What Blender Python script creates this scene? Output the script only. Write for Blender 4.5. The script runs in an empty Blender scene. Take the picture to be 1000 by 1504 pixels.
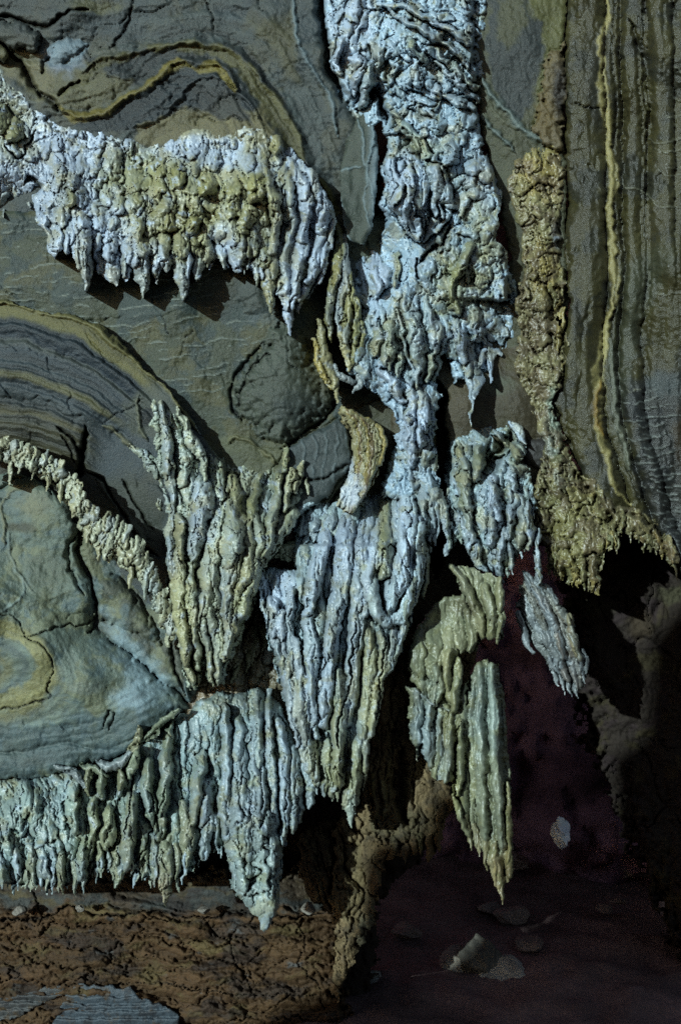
import bpy, math
import numpy as np

# ------------------------------------------------------------------ camera, light, exposure
S = 0.004                 # metres per unit of the survey drawing at the reference plane
CAMZ = 3.45
D0 = 6.0
sc = bpy.context.scene
cd = bpy.data.cameras.new('camera'); cam = bpy.data.objects.new('camera', cd)
sc.collection.objects.link(cam); sc.camera = cam
cam.location = (0, -D0, CAMZ); cam.rotation_euler = (math.radians(90), 0, 0)
cd.sensor_fit = 'VERTICAL'; cd.sensor_height = 36.0
cd.lens = 36.0 * D0 / (1504 * S); cd.clip_end = 200; cd.clip_start = 0.05

SUN_DIR = (0.56, 0.78, -0.27)      # the way the light travels
n_ = math.sqrt(sum(c * c for c in SUN_DIR))
sd_ = bpy.data.lights.new('sun', 'SUN'); sun = bpy.data.objects.new('sun', sd_)
sc.collection.objects.link(sun)
sd_.energy = 5.0; sd_.angle = math.radians(0.7); sd_.color = (0.78, 0.97, 0.99)
from mathutils import Vector
sun.rotation_euler = Vector(SUN_DIR).to_track_quat('-Z', 'Y').to_euler()
sun.location = (-3, -5, 8)

w = bpy.data.worlds.new('World'); sc.world = w; w.use_nodes = True
nt = w.node_tree; bg = nt.nodes['Background']
sky = nt.nodes.new('ShaderNodeTexSky'); sky.sky_type = 'NISHITA'; sky.sun_disc = False
sky.sun_elevation = math.asin(0.27 / n_)
sky.sun_rotation = math.atan2(-0.56, -0.78) % (2 * math.pi)
nt.links.new(sky.outputs[0], bg.inputs[0]); bg.inputs[1].default_value = 0.07
sc.view_settings.view_transform = 'Standard'; sc.view_settings.look = 'None'
sc.view_settings.gamma = 1.0; sc.view_settings.use_curve_mapping = False
sc.view_settings.exposure = -0.08
sc.cycles.max_bounces = 4; sc.cycles.diffuse_bounces = 2; sc.cycles.glossy_bounces = 2
sc.cycles.use_denoising = False
COLL = sc.collection

# ------------------------------------------------------------------ noise
_r = np.random.RandomState(7)
_perm = _r.permutation(4096)
_ga = _r.rand(4096) * 2 * np.pi
_gx, _gy = np.cos(_ga), np.sin(_ga)
_j1, _j2 = _r.rand(4096), _r.rand(4096)

def _h(ix, iy, s):
    return _perm[(_perm[(ix + s * 131) & 4095] + iy * 17 + (iy >> 3)) & 4095]

def pn(x, y, s=0):
    ix = np.floor(x).astype(np.int64); iy = np.floor(y).astype(np.int64)
    fx = x - ix; fy = y - iy
    u = fx * fx * fx * (fx * (fx * 6 - 15) + 10); v = fy * fy * fy * (fy * (fy * 6 - 15) + 10)
    def g(a, b, dx, dy):
        k = _h(a, b, s); return _gx[k] * dx + _gy[k] * dy
    a = g(ix, iy, fx, fy); b = g(ix + 1, iy, fx - 1, fy)
    c = g(ix, iy + 1, fx, fy - 1); d = g(ix + 1, iy + 1, fx - 1, fy - 1)
    a = a + u * (b - a); c = c + u * (d - c)
    return (a + v * (c - a)) * 1.5

def fbm(x, y, sc_, o=4, s=0, g=0.5):
    t = 0; a = 1.0; n = 0
    x = x / sc_; y = y / sc_
    for i in range(o):
        t = t + a * pn(x + i * 17.3, y - i * 9.1, s + i); n += a
        a *= g; x = x * 2.03; y = y * 2.03
    return t / n

def ridged(x, y, sc_, o=3, s=0):
    t = 0; a = 1.0; n = 0
    x = x / sc_; y = y / sc_
    for i in range(o):
        t = t + a * (1 - 2 * np.abs(pn(x + i * 7.7, y + i * 3.1, s + i))); n += a
        a *= 0.5; x = x * 2.1; y = y * 2.1
    return t / n

def worley(x, y, sc_, s=0):
    x = x / sc_; y = y / sc_
    ix = np.floor(x).astype(np.int64); iy = np.floor(y).astype(np.int64)
    f1 = np.full(x.shape, 9.0); f2 = np.full(x.shape, 9.0); idd = np.zeros(x.shape)
    for dx in (-1, 0, 1):
        for dy in (-1, 0, 1):
            k = _h(ix + dx, iy + dy, s)
            d = np.hypot(ix + dx + _j1[k] - x, iy + dy + _j2[k] - y)
            c = d < f1
            f2 = np.where(c, f1, np.minimum(f2, d)); idd = np.where(c, _j1[(k * 7) & 4095], idd); f1 = np.where(c, d, f1)
    return f1, f2, idd

def sstep(a, b, x):
    t = np.clip((x - a) / (b - a), 0, 1); return t * t * (3 - 2 * t)

def blur(A, n=1):
    for _ in range(n):
        B = np.pad(A, 1, mode='edge')
        A = (B[:-2, 1:-1] + B[2:, 1:-1] + B[1:-1, :-2] + B[1:-1, 2:] + 2 * B[1:-1, 1:-1]) / 6
    return A

def smooth(pts, n=5):
    P = np.array(pts, float); out = []
    for i in range(len(P) - 1):
        p0 = P[max(i - 1, 0)]; p1 = P[i]; p2 = P[i + 1]; p3 = P[min(i + 2, len(P) - 1)]
        for k in range(n):
            t = k / n
            out.append(0.5 * ((2 * p1) + (p2 - p0) * t + (2 * p0 - 5 * p1 + 4 * p2 - p3) * t * t + (3 * p1 - p0 - 3 * p2 + p3) * t ** 3))
    out.append(P[-1]); return [tuple(q) for q in out]

def inside(poly, X, Y):
    c = np.zeros(X.shape, bool); n = len(poly)
    for i in range(n):
        x1, y1 = poly[i]; x2, y2 = poly[(i + 1) % n]
        if y1 == y2: continue
        cond = ((y1 > Y) != (y2 > Y)) & (X < (x2 - x1) * (Y - y1) / (y2 - y1) + x1)
        c ^= cond
    return c

def line_dist(pts, X, Y):
    D = np.full(X.shape, 1e9); T = np.zeros(X.shape); SG = np.ones(X.shape)
    n = len(pts) - 1
    for i in range(n):
        x1, y1 = pts[i][:2]; x2, y2 = pts[i + 1][:2]
        vx, vy = x2 - x1, y2 - y1; L2 = vx * vx + vy * vy + 1e-9
        t = np.clip(((X - x1) * vx + (Y - y1) * vy) / L2, 0, 1)
        ex = X - x1 - t * vx; ey = Y - y1 - t * vy
        d = ex * ex + ey * ey
        c = d < D
        D = np.where(c, d, D); T = np.where(c, (i + t) / n, T); SG = np.where(c, np.sign(vx * ey - vy * ex), SG)
    return np.sqrt(D), T, SG

def poly_sd(poly, X, Y):
    d, _, _ = line_dist(list(poly) + [poly[0]], X, Y)
    return np.where(inside(poly, X, Y), d, -d)

def P(px, py, Yd):
    t = (D0 + Yd) / D0
    return (px - 500) * S * t, Yd, CAMZ + (752 - py) * S * t

# ------------------------------------------------------------------ objects
def tag(o, label=None, cat=None, group=None, kind=None):
    if label: o['label'] = label
    if cat: o['category'] = cat
    if group: o['group'] = group
    if kind: o['kind'] = kind
    return o

def thing(name, label, cat, px, py, Yd, group=None, kind=None):
    o = bpy.data.objects.new(name, None); COLL.objects.link(o)
    o.location = P(px, py, Yd); o.empty_display_size = 0.1
    return tag(o, label, cat, group, kind)

def add_mesh(name, V, F, mat, parent=None, col=None, smooth_=True):
    me = bpy.data.meshes.new(name)
    V = np.asarray(V, np.float32); F = np.asarray(F, np.int32)
    if parent is not None: V = V - np.array(parent.location, np.float32)
    me.vertices.add(len(V)); me.vertices.foreach_set('co', V.ravel())
    k = F.shape[1]
    me.loops.add(F.size); me.loops.foreach_set('vertex_index', F.ravel())
    me.polygons.add(len(F)); me.polygons.foreach_set('loop_start', np.arange(0, F.size, k, dtype=np.int32))
    me.polygons.foreach_set('use_smooth', np.full(len(F), smooth_))
    if col is not None:
        a = me.color_attributes.new('Col', 'FLOAT_COLOR', 'POINT')
        c = np.ones((len(V), 4), np.float32); c[:, :3] = col; a.data.foreach_set('color', c.ravel())
    me.materials.append(mat); me.update(calc_edges=True)
    o = bpy.data.objects.new(name, me); COLL.objects.link(o)
    if parent is not None: o.parent = parent
    return o

def stone(name, rough=0.55, rvar=0.2, bump=0.5, bscale=60, spec=0.5, mott=0.35, stretch=1.0, grain=0.25, coat=0.0):
    m = bpy.data.materials.new(name); m.use_nodes = True; t = m.node_tree; N = t.nodes; Lk = t.links
    b = N['Principled BSDF']; at = N.new('ShaderNodeVertexColor'); at.layer_name = 'Col'
    tc = N.new('ShaderNodeNewGeometry'); mp = N.new('ShaderNodeMapping'); mp.inputs['Scale'].default_value = (1, 1, 1 / stretch)
    Lk.new(tc.outputs['Position'], mp.inputs[0])
    def noise(scale, det=6, rgh=0.6, dist=0.0):
        n = N.new('ShaderNodeTexNoise'); n.inputs['Scale'].default_value = scale; n.inputs['Detail'].default_value = det
        n.inputs['Roughness'].default_value = rgh; n.inputs['Distortion'].default_value = dist
        Lk.new(mp.outputs[0], n.inputs['Vector']); return n
    def math_(op, a, bb, c=None):
        n = N.new('ShaderNodeMath'); n.operation = op
        for i, v in enumerate((a, bb, c)):
            if v is None: continue
            if isinstance(v, (int, float)): n.inputs[i].default_value = v
            else: Lk.new(v, n.inputs[i])
        return n.outputs[0]
    n1 = noise(9, 8, 0.65, 0.4); n2 = noise(150, 4, 0.7); n3 = noise(34, 5, 0.6, 1.0)
    f1 = math_('MULTIPLY_ADD', n1.outputs[0], mott * 2, 1 - mott)
    f2 = math_('MULTIPLY_ADD', n2.outputs[0], grain * 2, 1 - grain)
    f3 = math_('MULTIPLY_ADD', n3.outputs[0], mott * 1.6, 1 - mott * 0.8)
    f = math_('MULTIPLY', math_('MULTIPLY', f1, f2), f3)
    mx = N.new('ShaderNodeVectorMath'); mx.operation = 'SCALE'
    Lk.new(at.outputs[0], mx.inputs[0]); Lk.new(f, mx.inputs['Scale'])
    Lk.new(mx.outputs[0], b.inputs['Base Color'])
    r = math_('MULTIPLY_ADD', n3.outputs[0], rvar * 2, rough - rvar)
    Lk.new(r, b.inputs['Roughness']); b.inputs['Specular IOR Level'].default_value = spec
    if coat: b.inputs['Coat Weight'].default_value = coat; b.inputs['Coat Roughness'].default_value = 0.25
    nb = noise(bscale, 7, 0.62, 0.6); nc = noise(bscale * 4.5, 4, 0.7)
    hsum = math_('MULTIPLY_ADD', nc.outputs[0], 0.45, nb.outputs[0])
    bp = N.new('ShaderNodeBump'); bp.inputs['Strength'].default_value = bump; bp.inputs['Distance'].default_value = 0.02
    Lk.new(hsum, bp.inputs['Height']); Lk.new(bp.outputs[0], b.inputs['Normal'])
    return m

M_FLOW = stone('calcite_flowstone', 0.36, 0.16, 0.25, 60, 0.5, 0.3, 1.6, 0.25, coat=0.2)
M_ROCK = stone('smooth_limestone', 0.5, 0.2, 0.4, 70, 0.45, 0.38, 1.0, 0.42)
M_WET = stone('wet_dark_limestone', 0.36, 0.16, 0.45, 45, 0.5, 0.35, 1.0, 0.3)
M_CLAY = stone('brown_clay_rock', 0.7, 0.15, 0.6, 30, 0.3, 0.3, 0.7, 0.25)
M_DARK = stone('dark_chamber_rock', 0.85, 0.1, 0.8, 12, 0.2, 0.4, 1.0, 0.3)

GAIN = {'calcite_flowstone': 0.74, 'smooth_limestone': 0.33, 'wet_dark_limestone': 0.30, 'brown_clay_rock': 0.55, 'dark_chamber_rock': 0.75}
WHITE = (0.49, 0.57, 0.68); PALE = (0.33, 0.375, 0.41); OLIVE = (0.21, 0.21, 0.11); OCHRE = (0.38, 0.31, 0.12)
GREEN = (0.20, 0.23, 0.15); TAN = (0.33, 0.31, 0.19); GREY = (0.15, 0.175, 0.165); SLATE = (0.055, 0.075, 0.09)
BROWN = (0.16, 0.105, 0.06); RUST = (0.22, 0.115, 0.045); CREAM = (0.42, 0.44, 0.34); DIRT = (0.10, 0.085, 0.055)

ROCKS = []
# ------------------------------------------------------------------ relief sheets: rock surveyed on a grid, each with real depth
class Layer:
    def __init__(s, x0, y0, x1, y1, Yd, step=1.4, seed=1, warp=(4, 28, 1.5, 8), col=GREY, scal=0.0, cg=1.0):
        s.scal = scal; s.cg = cg; s.tone = 1.0
        s.Yd = Yd; s.step = step; s.seed = seed
        s.x0, s.y0, s.x1, s.y1 = x0, y0, x1, y1
        s.X, s.Y = np.meshgrid(np.arange(x0, x1 + step, step), np.arange(y0, y1 + step, step))
        X, Y = s.X, s.Y
        a, b, c, d = warp
        s.WX = X + a * fbm(X, Y, b, 2, seed * 3 + 1) * 1.6 + c * fbm(X, Y, d, 2, seed * 3 + 2) * 1.6
        s.WY = Y + a * fbm(X, Y, b, 2, seed * 3 + 3) * 1.6 + c * fbm(X, Y, d, 2, seed * 3 + 4) * 1.6
        s.B = np.zeros(X.shape)
        s.M = np.zeros(X.shape, bool)
        s.H = np.full(X.shape, -1e6)
        s.O = np.zeros(X.shape, np.int32)
        s.C = np.empty(X.shape + (3,)); s.C[:] = col
        s.TW = np.zeros(X.shape); s.TC = np.zeros(X.shape + (3,))
        s.names = {0: 'body'}
        s.queue = []
        s.rng = np.random.RandomState(seed * 11 + 5)
    def base(s, pts, pw=2.2):
        num = 0; den = 0
        for (x, y, h) in pts:
            wgt = 1.0 / ((s.X - x) ** 2 + (s.Y - y) ** 2 + 400) ** (pw / 2)
            num = num + wgt * h; den = den + wgt
        s.B = num / den; return s
    def win(s, x0, y0, x1, y1):
        i0 = max(0, int((y0 - s.y0) / s.step)); i1 = min(s.X.shape[0], int((y1 - s.y0) / s.step) + 2)
        j0 = max(0, int((x0 - s.x0) / s.step)); j1 = min(s.X.shape[1], int((x1 - s.x0) / s.step) + 2)
        return (slice(i0, i1), slice(j0, j1)) if i1 > i0 and j1 > j0 else None
    def area(s, poly, edge=12, k=1.0, h=0.0, part=None, rag=0.0, col=None, cw=0.8):
        xs = [p[0] for p in poly]; ys = [p[1] for p in poly]
        w_ = s.win(min(xs) - 20, min(ys) - 20, max(xs) + 20, max(ys) + 20)
        if w_ is None: return s
        sd = poly_sd(poly, s.WX[w_], s.WY[w_])
        if rag: sd = sd + rag * fbm(s.X[w_], s.Y[w_], 14, 3, s.seed + 40) * 1.6
        u = np.clip(sd / edge, 0, 1)
        hh = s.B[w_] + h - k * edge * (1 - np.sqrt(1 - (1 - u) ** 2))
        win_ = (sd > 0) & (hh > s.H[w_])
        s.H[w_] = np.where(win_, hh, s.H[w_]); s.M[w_] |= sd > 0
        oid = 0
        if part: oid = len(s.names); s.names[oid] = part
        s.O[w_] = np.where(win_, oid, s.O[w_])
        if col is not None:
            s.TW[w_] = np.where(win_, cw, s.TW[w_])
            s.TC[w_] = np.where(win_[..., None], np.array(col), s.TC[w_])
        return s
    def drip(s, pts, k=1.0, lift=0.0, part=None, col=None, cw=0.6, l0=-0.35, l1=0.3, sm=True, keep=False):
        """pts (x, y, r): a lobe or stalactite that swells and tapers along its run"""
        if sm and len(pts) > 2: pts = smooth(pts, 4)
        rm = max(p[2] for p in pts)
        xs = [p[0] for p in pts]; ys = [p[1] for p in pts]
        w_ = s.win(min(xs) - rm - 10, min(ys) - rm - 10, max(xs) + rm + 10, max(ys) + rm + 10)
        if w_ is None: return s
        X, Y = s.WX[w_], s.WY[w_]; Bw = s.B[w_]
        best = np.full(X.shape, -1e6); cov = np.zeros(X.shape, bool)
        n = len(pts) - 1
        for i in range(n):
            x1, y1, r1 = pts[i]; x2, y2, r2 = pts[i + 1]
            vx, vy = x2 - x1, y2 - y1; L2 = vx * vx + vy * vy + 1e-9
            t = np.clip(((X - x1) * vx + (Y - y1) * vy) / L2, 0, 1)
            d = np.hypot(X - x1 - t * vx, Y - y1 - t * vy)
            r = np.maximum(r1 + t * (r2 - r1), 0.4)
            u = d / r; tt = (i + t) / n
            hh = k * r * (0.55 * np.sqrt(np.clip(1 - u ** 4, 0, 1)) + 0.75 * np.clip(1 - u * u, 0, 1) - 0.45) + rm * (l0 + (l1 - l0) * tt)
            hh = np.where(u < 1, hh, -1e6)
            best = np.maximum(best, hh); cov |= u < 1
        if keep: cov &= s.M[w_]
        hh = Bw + best + lift
        win_ = cov & (hh > s.H[w_])
        s.H[w_] = np.where(win_, hh, s.H[w_]); s.M[w_] |= cov
        oid = 0
        if part: oid = len(s.names); s.names[oid] = part
        if keep:      # small drips ride on the big folds: they keep the fold's identity and only tint it
            if col is not None:
                base_ = s.C[w_] * (1 - s.TW[w_][..., None]) + s.TC[w_] * s.TW[w_][..., None]
                nc = base_ * (1 - cw * 0.6) + np.array(col) * cw * 0.6
                s.TC[w_] = np.where(win_[..., None], nc, s.TC[w_]); s.TW[w_] = np.where(win_, 1.0, s.TW[w_])
            return s
        s.O[w_] = np.where(win_, oid, s.O[w_])
        if col is not None:
            s.TW[w_] = np.where(win_, cw, s.TW[w_])
            s.TC[w_] = np.where(win_[..., None], np.array(col), s.TC[w_])
        elif win_.any():
            s.TW[w_] = np.where(win_, 0, s.TW[w_])
        return s
    def auto(s, *a, **k):
        s.queue.append((a, k)); return s
    def flush(s):
        if not s.queue: return
        s.B = np.where(s.M, blur(np.where(s.M, s.H, s.B), 2), s.B); s.H = np.where(s.M, s.H - 1.5, s.H)
        q = s.queue; s.queue = []
        for a, k in q: s._auto(*a, **k)
    def _auto(s, poly, n, ang=90, ln=(40, 100), r=(5, 12), kind='tear', k=1.0, lift=(0, 4), tints=None, tw=0.5, wig=0.15, spread=12, parts=None, seed=0, l0=-0.5, l1=0.35):
        rs = np.random.RandomState(s.seed * 97 + seed); n = int(n * 0.55); k = k * 0.6; lift = (lift[0] * 0.6, lift[1] * 0.6); r = (r[0], r[1] * 1.3)
        xs = [p[0] for p in poly]; ys = [p[1] for p in poly]; c = 0; tries = 0
        while c < n and tries < n * 30:
            tries += 1
            x = rs.uniform(min(xs), max(xs)); y = rs.uniform(min(ys), max(ys))
            if not inside(poly, np.array([x]), np.array([y]))[0]: continue
            a0 = ang(x, y) if callable(ang) else ang
            a = math.radians(a0 + rs.normal() * spread); q = rs.rand() ** 2.6
            L = ln[0] + (ln[1] - ln[0]) * q; R = r[0] * 0.8 + (r[1] * 1.35 - r[0] * 0.8) * (0.75 * q + 0.25 * rs.rand())
            ph = rs.rand() * 6; pts = []
            m = 6
            for i in range(m + 1):
                t = i / m
                off = math.sin(ph + t * 4) * wig * L * 0.25
                px = x + math.cos(a) * L * (t - 0.5) - math.sin(a) * off
                py = y + math.sin(a) * L * (t - 0.5) + math.cos(a) * off
                if kind == 'tear': rr = R * (0.35 + 0.65 * math.sin(math.pi * min(1, t * 0.72))) * (1 if t < 0.8 else (1 - (t - 0.8) * 3.6))
                elif kind == 'rope': rr = R * (0.55 + 0.3 * math.sin(math.pi * t) + 0.12 * math.sin(ph + 9 * t))
                elif kind == 'lobe': rr = R * (0.25 + 0.75 * t ** 0.7)
                else: rr = R
                pts.append((px, py, max(rr, 0.5)))
            col = None
            if tints is not None:
                tc = tints[rs.randint(len(tints))]; col = tc
            s.drip(pts, k, rs.uniform(*lift), None, col, tw * rs.uniform(0.3, 1.1), l0, l1, sm=False, keep=True)
            c += 1
        return s
    def fringe(s, pts, n, ln=(10, 30), r=(2, 5), cols=None, part='stalactite', seed=0, dx=0):
        rs = np.random.RandomState(s.seed * 31 + seed + 900)
        P_ = np.array(pts, float); sl = np.hypot(*np.diff(P_, axis=0).T); cs_ = np.concatenate([[0], np.cumsum(sl)])
        for i in range(n):
            d = (i + rs.uniform(0.1, 0.9)) / n * cs_[-1]
            x = np.interp(d, cs_, P_[:, 0]); y = np.interp(d, cs_, P_[:, 1]); q = rs.rand() ** 2
            l_ = ln[0] + (ln[1] - ln[0]) * q; rr = r[0] + (r[1] - r[0]) * (0.6 * q + 0.4 * rs.rand())
            c = cols[rs.randint(len(cols))] if cols else None
            s.drip([(x - dx, y - l_ * 0.9, rr * 0.9), (x - dx * .6, y - l_ * 0.3, rr), (x - dx * .2, y + l_ * 0.2, rr * 0.6), (x, y + l_ * 0.5, max(0.9, rr * 0.15))], 1.1, rs.uniform(-2, 4), part, c, 0.5)
        return s
    def lam(s, pts, sc_=5, amp=2.0, tint=0.18, reach=80, seed=0, region=None):
        """bedding that runs parallel to a folded line: hard and soft laminae step in and out"""
        d, t, sg = line_dist(smooth(pts, 5), s.WX, s.WY); q = d * sg + 1.5 * fbm(s.X, s.Y, 26, 3, s.seed + 7)
        n1 = pn(q / sc_, t * 2.2 + 3, 40 + seed); n2 = pn(q / (sc_ * 0.4), t * 5, 41 + seed)
        f = sstep(reach, reach * 0.6, d)
        if region is not None: f = f * (poly_sd(region, s.X, s.Y) > 0)
        s.H += f * amp * (np.tanh(n1 * 4) + 0.35 * n2)
        m_ = (1 + f * tint * (n1 * 1.8 + n2 * 0.8))[..., None]; s.C = s.C * m_; s.TC = s.TC * m_
        return s
    def fract(s, q=110, deep=4.0, step=3.0, stretch=1.6, ang=20, lo=0.0, seed=0):
        """joint cracks with the blocks between them shifted a little in and out"""
        a = math.radians(ang); U = s.WX * math.cos(a) + s.WY * math.sin(a); V = -s.WX * math.sin(a) + s.WY * math.cos(a)
        j = 16 * fbm(s.X, s.Y, 40, 4, s.seed + 15 + seed); f1, f2, ii = worley(U / stretch + j, V + j, q, s.seed + 3 + seed)
        g = np.clip(fbm(s.X, s.Y, 90, 2, s.seed + 16 + seed) * 3 + 0.35 + lo, 0, 1)
        s.H += g * (step * (ii - 0.5) * 2 * sstep(0, 0.03, f2 - f1) - deep * np.exp(-((f2 - f1) * q / 1.7) ** 2)); return s
    def melt(s, pts, dist=16, drop=40):
        dist *= 0.8; drop *= 0.25
        """let the deposit thin out along this line until it dives into the rock it grew on"""
        d, _, _ = line_dist(smooth(pts, 4), s.WX, s.WY)
        d = d * (1 + 0.5 * fbm(s.X, s.Y, 30, 3, s.seed + 71))
        s.H = s.H - drop * np.exp(-(np.clip(d, 0, None) / dist) ** 1.5)
        return s
    def rock(s):
        """height of the rock behind, in this layer's units"""
        R_ = np.full(s.X.shape, 99.0)
        for r in ROCKS:
            i = np.clip(((s.Y - r.y0) / r.step).round().astype(int), 0, r.X.shape[0] - 1); j = np.clip(((s.X - r.x0) / r.step).round().astype(int), 0, r.X.shape[1] - 1)
            ok = (s.Y >= r.y0) & (s.Y <= r.y1) & (s.X >= r.x0) & (s.X <= r.x1) & r.M[i, j]
            R_ = np.where(ok, np.minimum(R_, r.Yd - r.H[i, j] * S), R_)
        return (s.Yd - R_) / S
    def cling(s, lines, reach=42, up=3):
        """the deposit starts on the rock along these lines and stands further off it as it runs down"""
        rk = blur(np.where(s.rock() < -400, s.B, s.rock()), 3)
        d = np.full(s.X.shape, 1e9)
        for l in lines: d = np.minimum(d, line_dist(smooth(l, 4), s.X, s.Y)[0])
        w = np.exp(-(d / reach) ** 2)
        s.B = s.B * (1 - w) + (rk + up) * w
        s.B = np.maximum(s.B, rk + up)
        return s
    def swell(s, amp=14, sc_=60):
        s.B = s.B + amp * fbm(s.X, s.Y * 0.7, sc_, 3, s.seed + 55) * 1.5
        return s
    def ridge(s, pts, wd, amp, col=None, cw=0.8, sharp=2.0, warp=True):
        """a seam, vein or crack along a line: amp > 0 stands proud, < 0 is cut in"""
        if len(pts) > 2: pts = smooth([p[:2] for p in pts], 5)
        xs = [p[0] for p in pts]; ys = [p[1] for p in pts]; m = wd * 3 + 10
        w_ = s.win(min(xs) - m, min(ys) - m, max(xs) + m, max(ys) + m)
        if w_ is None: return s
        X, Y = (s.WX[w_], s.WY[w_]) if warp else (s.X[w_], s.Y[w_])
        jx = 3.2 * fbm(X, Y, 11, 3, s.seed + 5); d, t, _ = line_dist(pts, X + jx, Y + jx * 0.7)
        wv = wd * (0.75 + 0.5 * pn(t * 9, t * 0 + s.seed * 1.7, 3)) * (np.clip(t * 8, 0.2, 1) * np.clip((1 - t) * 8, 0.2, 1))
        g = np.exp(-(d / wv) ** sharp)
        s.H[w_] = s.H[w_] + amp * g
        if col is not None: s.mix(w_, g * cw, [c * s.cg for c in col])
        return s
    def mix(s, w_, a, col):
        a = np.clip(a, 0, 1)
        # painting after relief: tint both the body colour and the per-lobe tint
        s.C[w_] = s.C[w_] * (1 - a[..., None]) + np.array(col) * a[..., None]
        s.TC[w_] = s.TC[w_] * (1 - a[..., None]) + np.array(col) * a[..., None]
    def paint(s, poly, col, a=0.9, soft=8, rag=6, sc_=22):
        xs = [p[0] for p in poly]; ys = [p[1] for p in poly]
        w_ = s.win(min(xs) - soft - rag * 2, min(ys) - soft - rag * 2, max(xs) + soft + rag * 2, max(ys) + soft + rag * 2)
        if w_ is None: return s
        sd = poly_sd(poly, s.WX[w_], s.WY[w_]) + rag * 2 * fbm(s.X[w_], s.Y[w_], sc_, 4, s.seed + 60)
        s.mix(w_, a * sstep(-soft, soft, sd), col); return s
    def spots(s, lst, a=0.85, soft=0.45):
        """(x, y, rx, ry, colour): patches of stain with ragged edges"""
        s.flush()
        for (x, y, rx, ry, col) in lst:
            w_ = s.win(x - rx * 1.8, y - ry * 1.8, x + rx * 1.8, y + ry * 1.8)
            if w_ is None: continue
            d = np.hypot((s.WX[w_] - x) / rx, (s.WY[w_] - y) / ry) + 0.7 * fbm(s.X[w_], s.Y[w_], 16, 4, s.seed + 77)
            s.mix(w_, a * sstep(1 + soft, 1 - soft, d), col)
        return s
    def patches(s, col, thr, sc_, a=0.8, seed=0, sx=1.0, soft=0.12):
        s.flush()
        n = fbm(s.WX * sx, s.WY, sc_, 5, s.seed + 91 + seed, 0.6)
        w_ = (slice(0, s.X.shape[0]), slice(0, s.X.shape[1]))
        s.mix(w_, a * sstep(thr - soft, thr + soft, n), col); return s
    def crumple(s, amp=3, sc_=14, ang=90, stretch=2.5, lump=2, lsc=9, rip=0.8, rsc=3.4, fine=0.5):
        s.flush()
        """flow wrinkles along the run of the water, popcorn lumps, cross ripples"""
        a = math.radians(ang); ca, sa = math.cos(a), math.sin(a)
        U = s.WX * ca + s.WY * sa; V = -s.WX * sa + s.WY * ca
        if amp: s.H += amp * ridged(U / stretch, V, sc_, 3, s.seed + 21)
        if s.scal: lump *= 0.25; rip *= 1.15; fine *= 0.5; amp *= 0.8
        if s.scal:
            calm = np.clip(fbm(s.X, s.Y / 1.6, 48, 3, s.seed + 66) * 2.6 + 0.5, 0.06, 1.15) * s.scal
            s.H += calm * (1.9 * ridged(U / 7, V, 7, 2, s.seed + 61) + 1.1 * ridged(U / 5, V, 3.6, 2, s.seed + 62))
            lump *= 0.5 + 0.5 * calm.mean(); rip = rip * (0.3 + calm)
        if lump:
            f1, f2, _ = worley(s.WX * 1.0, s.WY * (1 / 1.4), lsc, s.seed + 22)
            s.H += lump * (1 - f1 * 1.3) * (0.5 + 0.8 * np.clip(fbm(s.X, s.Y, 40, 2, s.seed + 23) + 0.4, 0, 1))
        if np.any(rip):
            s.H += rip * ridged(U, V / 3.0, rsc, 2, s.seed + 24) * (0.4 + np.clip(fbm(s.X, s.Y, 30, 2, s.seed + 27) * 2, 0, 1))
        if s.scal:
            jx = fbm(s.X, s.Y, 13, 3, s.seed + 81) * 9; jy = fbm(s.X, s.Y, 13, 3, s.seed + 82) * 9
            for (q, am, ck) in ((30, 1.0, 1.0), (12, 0.4, 0.4)):
                f1, f2, ii = worley((U + jx) / max(1.6, stretch * 0.7), V + jy, q, s.seed + int(q))
                gate = 0.35 + 0.9 * np.clip(fbm(s.X, s.Y, 34, 2, s.seed + 83 + int(q)) * 1.6 + 0.45, 0, 1)
                s.H += s.scal * (am * 2 * (ii - 0.5) * sstep(0, 0.25, f2 - f1) + am * (0.6 - f1) - 2.6 * ck * np.exp(-((f2 - f1) * q / 1.15) ** 2) * gate)
                m_ = (1 + 0.30 * (ii - 0.5))[..., None]; s.C = s.C * m_; s.TC = s.TC * m_
        if fine: s.H += fine * fbm(s.X, s.Y, 4, 2, s.seed + 26)
        return s
    def creases(s, c=1.2, n=3):
        Hc = np.where(s.M, s.H, s.B - 6)
        cav = blur(Hc, 2) - Hc
        s.H = s.H - 1.5 * c * np.clip(cav, 0, 4)
        if s.scal:
            wide = blur(Hc, 16) - Hc
            s.H = s.H - 0.9 * np.clip(wide, 0, 12) 
        return s
    def build(s, parent, mat, back=30, cap=False, prefix=None, kind=None, minq=6):
        if kind == 'structure' and prefix not in ('chamber_side_wall', 'recess_blocker', 'clay_ledge'): ROCKS.append(s)
        H = s.H
        H = np.where(s.M, H, 0)
        Yd = s.Yd - H * S
        T = (D0 + Yd) / D0
        PX = (s.X - 500) * S * T; PZ = CAMZ + (752 - s.Y) * S * T
        tw = s.TW[..., None]; C = s.C * (1 - tw) + s.TC * tw
        g_ = C.mean(-1, keepdims=True); C = (g_ + (C - g_) * 1.2) * s.tone
        C = np.clip(C * GAIN.get(mat.name, 1.0), 0.006, 0.9)
        hN, wN = s.X.shape
        M = s.M
        q = M[:-1, :-1] & M[1:, :-1] & M[:-1, 1:] & M[1:, 1:]
        idx = np.arange(hN * wN).reshape(hN, wN)
        own = s.O[:-1, :-1]
        V = np.stack([PX.ravel(), Yd.ravel(), PZ.ravel()], 1); CC = C.reshape(-1, 3)
        quads = np.stack([idx[:-1, :-1], idx[1:, :-1], idx[1:, 1:], idx[:-1, 1:]], -1)
        first = None
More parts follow.
